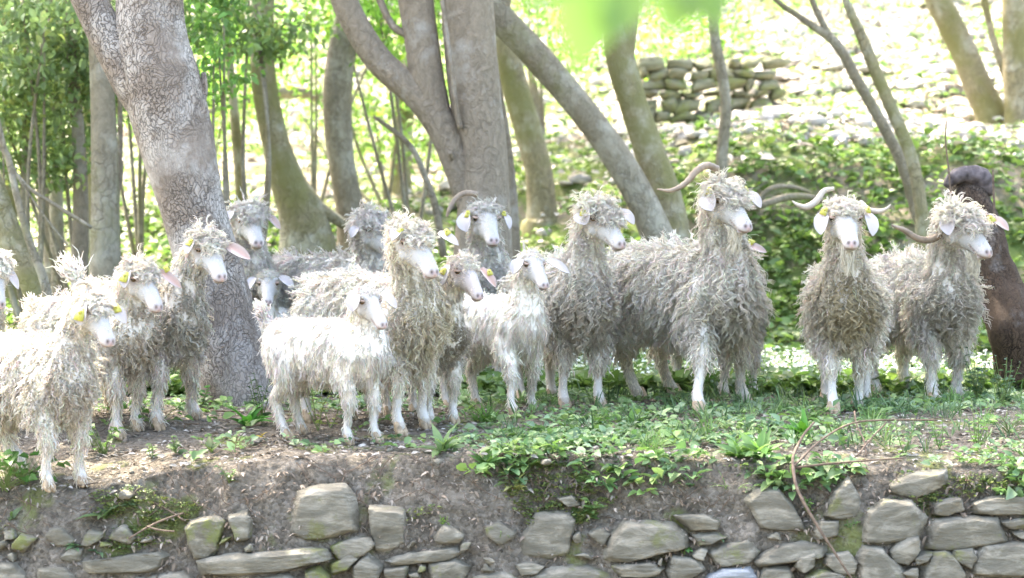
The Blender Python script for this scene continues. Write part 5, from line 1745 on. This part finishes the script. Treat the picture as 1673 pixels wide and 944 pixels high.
# scree
n = 15000
x = r.uniform(-5, 8, n)
y = r.uniform(15.5, 30, n)
kk = (r.random(n) < np.where(x > .8, .95, .12))
x, y = x[kk], y[kk]
pebbles('scree', np.stack([x, y, ground_z(x, y) + .01], -1), .055, SCREE, 'pale broken rock scattered over the sunny slope', 7)
n = 14000
x = r.uniform(-6, 9, n)
y = r.uniform(15, 32, n)
cover('slope_litter', np.stack([x, y, ground_z(x, y) + .02], -1), .07, [(.55, .50, .44), (.62, .57, .50), (.45, .38, .31)], 27, nper=3, spread=.12, up_=.02, mat=LITTER, wr=.5, elev=(-.1, .4), label='dry leaves on the upper slope')

# leafy saplings / shrubs in the upper left and along the top
def shrub(px, py, d, rad, n, label, col, seed, size=.05, name='leafy_shrub', stem=True):
    c = P(px, py, d)
    gz = float(ground_z(c[0], c[1]))
    root = empty(name, (c[0], c[1], gz))
    tag(root, label, 'shrub')
    crown(c, rad, n, 'crown', root, seed, size=size, col=col, clumps=18)
    base = np.array([c[0] + .05, c[1], gz - .05])
    for kx in range(4):
        rr = np.random.default_rng(seed + kx)
        e = c + rr.normal(size=3) * np.array(rad) * .5
        tree_tube([(base, .016), (base * .5 + e * .5 + rr.normal(size=3) * .05, .011), (e, .005)], BARK_GREY, 'branch', root, seed=seed + kx, sides=6)


SH = [
    (40, 60, 12.6, (.50, .5, .42), 2600, 'bushy green shrub crown in the top left corner', (.19, .26, .12)),
    (120, 150, 13.2, (.42, .4, .5), 2400, 'leafy shrub beside the pale grey trunk at the upper left', (.17, .235, .11)),
    (30, 210, 12.9, (.35, .35, .35), 1600, 'leafy shrub at the left edge below the top left corner', (.20, .27, .12)),
    (215, 70, 14.5, (.5, .5, .4), 1800, 'bright shrub behind the fork of the leaning trunk', (.17, .30, .06)),
    (350, 70, 12.2, (.16, .2, .32), 500, 'sprays of glossy leaves right of the leaning trunk', (.12, .23, .06)),
    (395, 30, 13.2, (.35, .3, .22), 900, 'leaves hanging over the mossy trunk', (.16, .23, .09)),
    (330, 120, 16.5, (.5, .5, .5), 1500, 'sunny bush far behind the leaning trunk', (.20, .34, .07)),
    (500, 40, 17, (.6, .6, .4), 1500, 'green bush beyond the mossy and grey trunks', (.15, .28, .06)),
    (620, 150, 17.5, (.5, .5, .6), 1500, 'pale green bush seen under the curving limb', (.20, .32, .08)),
    (660, 20, 15, (.5, .5, .25), 1300, 'leaves around the top of the forked tree', (.18, .32, .06)),
    (880, 30, 19, (.7, .6, .5), 1500, 'green bush above the long slanting trunk', (.17, .30, .06)),
    (1100, 60, 21, (.7, .7, .35), 1300, 'bush on the slope above the low mossy wall', (.16, .30, .06)),
    (1420, 20, 24, (1.1, .8, .45), 1800, 'wide green bush at the top of the sunny slope', (.17, .30, .07)),
    (1250, 10, 25, (1.0, .8, .4), 1400, 'green bush at the top centre right of the slope', (.20, .33, .08)),
    (1640, 120, 20.5, (.6, .6, .5), 1400, 'bush behind the mossy trunks at the right edge', (.15, .28, .06)),
]
for i, a in enumerate(SH):
    shrub(*a[:7], seed=700 + i * 11)

# far wood on the skyline (reads as one mass)
n = 26000
x = r.uniform(-16, 16, n)
y = r.uniform(34, 46, n)
z = ground_z(x, y) + r.random(n) * 7
D = r.normal(size=(n, 3))
V, F = leaves(np.stack([x, y, z], -1), D, np.tile([0, 0, 1.], (n, 1)) + r.normal(size=(n, 3)) * .5, .32 * r.uniform(.6, 1.3, n), .2)
cc = np.array([.13, .24, .05]) * r.uniform(.6, 1.5, (n, 1))
tag(mesh_obj('far_wood', V, F, LEAF, None, col=np.repeat(cc, 8, 0)), 'far green wood on top of the hill', None, None, 'stuff')

# leaves hanging close to the camera
lb = empty('hanging_leaves', tuple(P(1060, -60, 1.92)))
tag(lb, 'blurred bright green leaves hanging into the top of the picture', 'leaves')
tree_tube([(P(820, -90, 1.95), .003), (P(960, -70, 1.93), .004), (P(1080, -66, 1.92), .004), (P(1240, -90, 1.92), .006)], TWIG, 'twig', lb, sides=8)
for (bx, by), (tx, ty), wd in [((975, -75), (945, 108), .085), ((1035, -70), (1000, 60), .07), ((1090, -70), (1185, 40), .07), ((905, -80), (872, 22), .045), ((1130, -72), (1090, 52), .075), ((1190, -85), (1165, 30), .05)]:
    B0, T0 = P(bx, by, 1.92), P(tx, ty, 1.88)
    V, F = leaves(B0[None], (T0 - B0)[None], np.array([[.15, -1, .3]]), np.linalg.norm(T0 - B0), wd * .72, droop=.08, fold=.12)
    mesh_obj('leaf', V, F, LEAFNEAR, lb, col=np.tile([.15, .24, .06], (8, 1)))
print('polys', sum(len(o.data.polygons) for o in S.objects if o.type == 'MESH'))
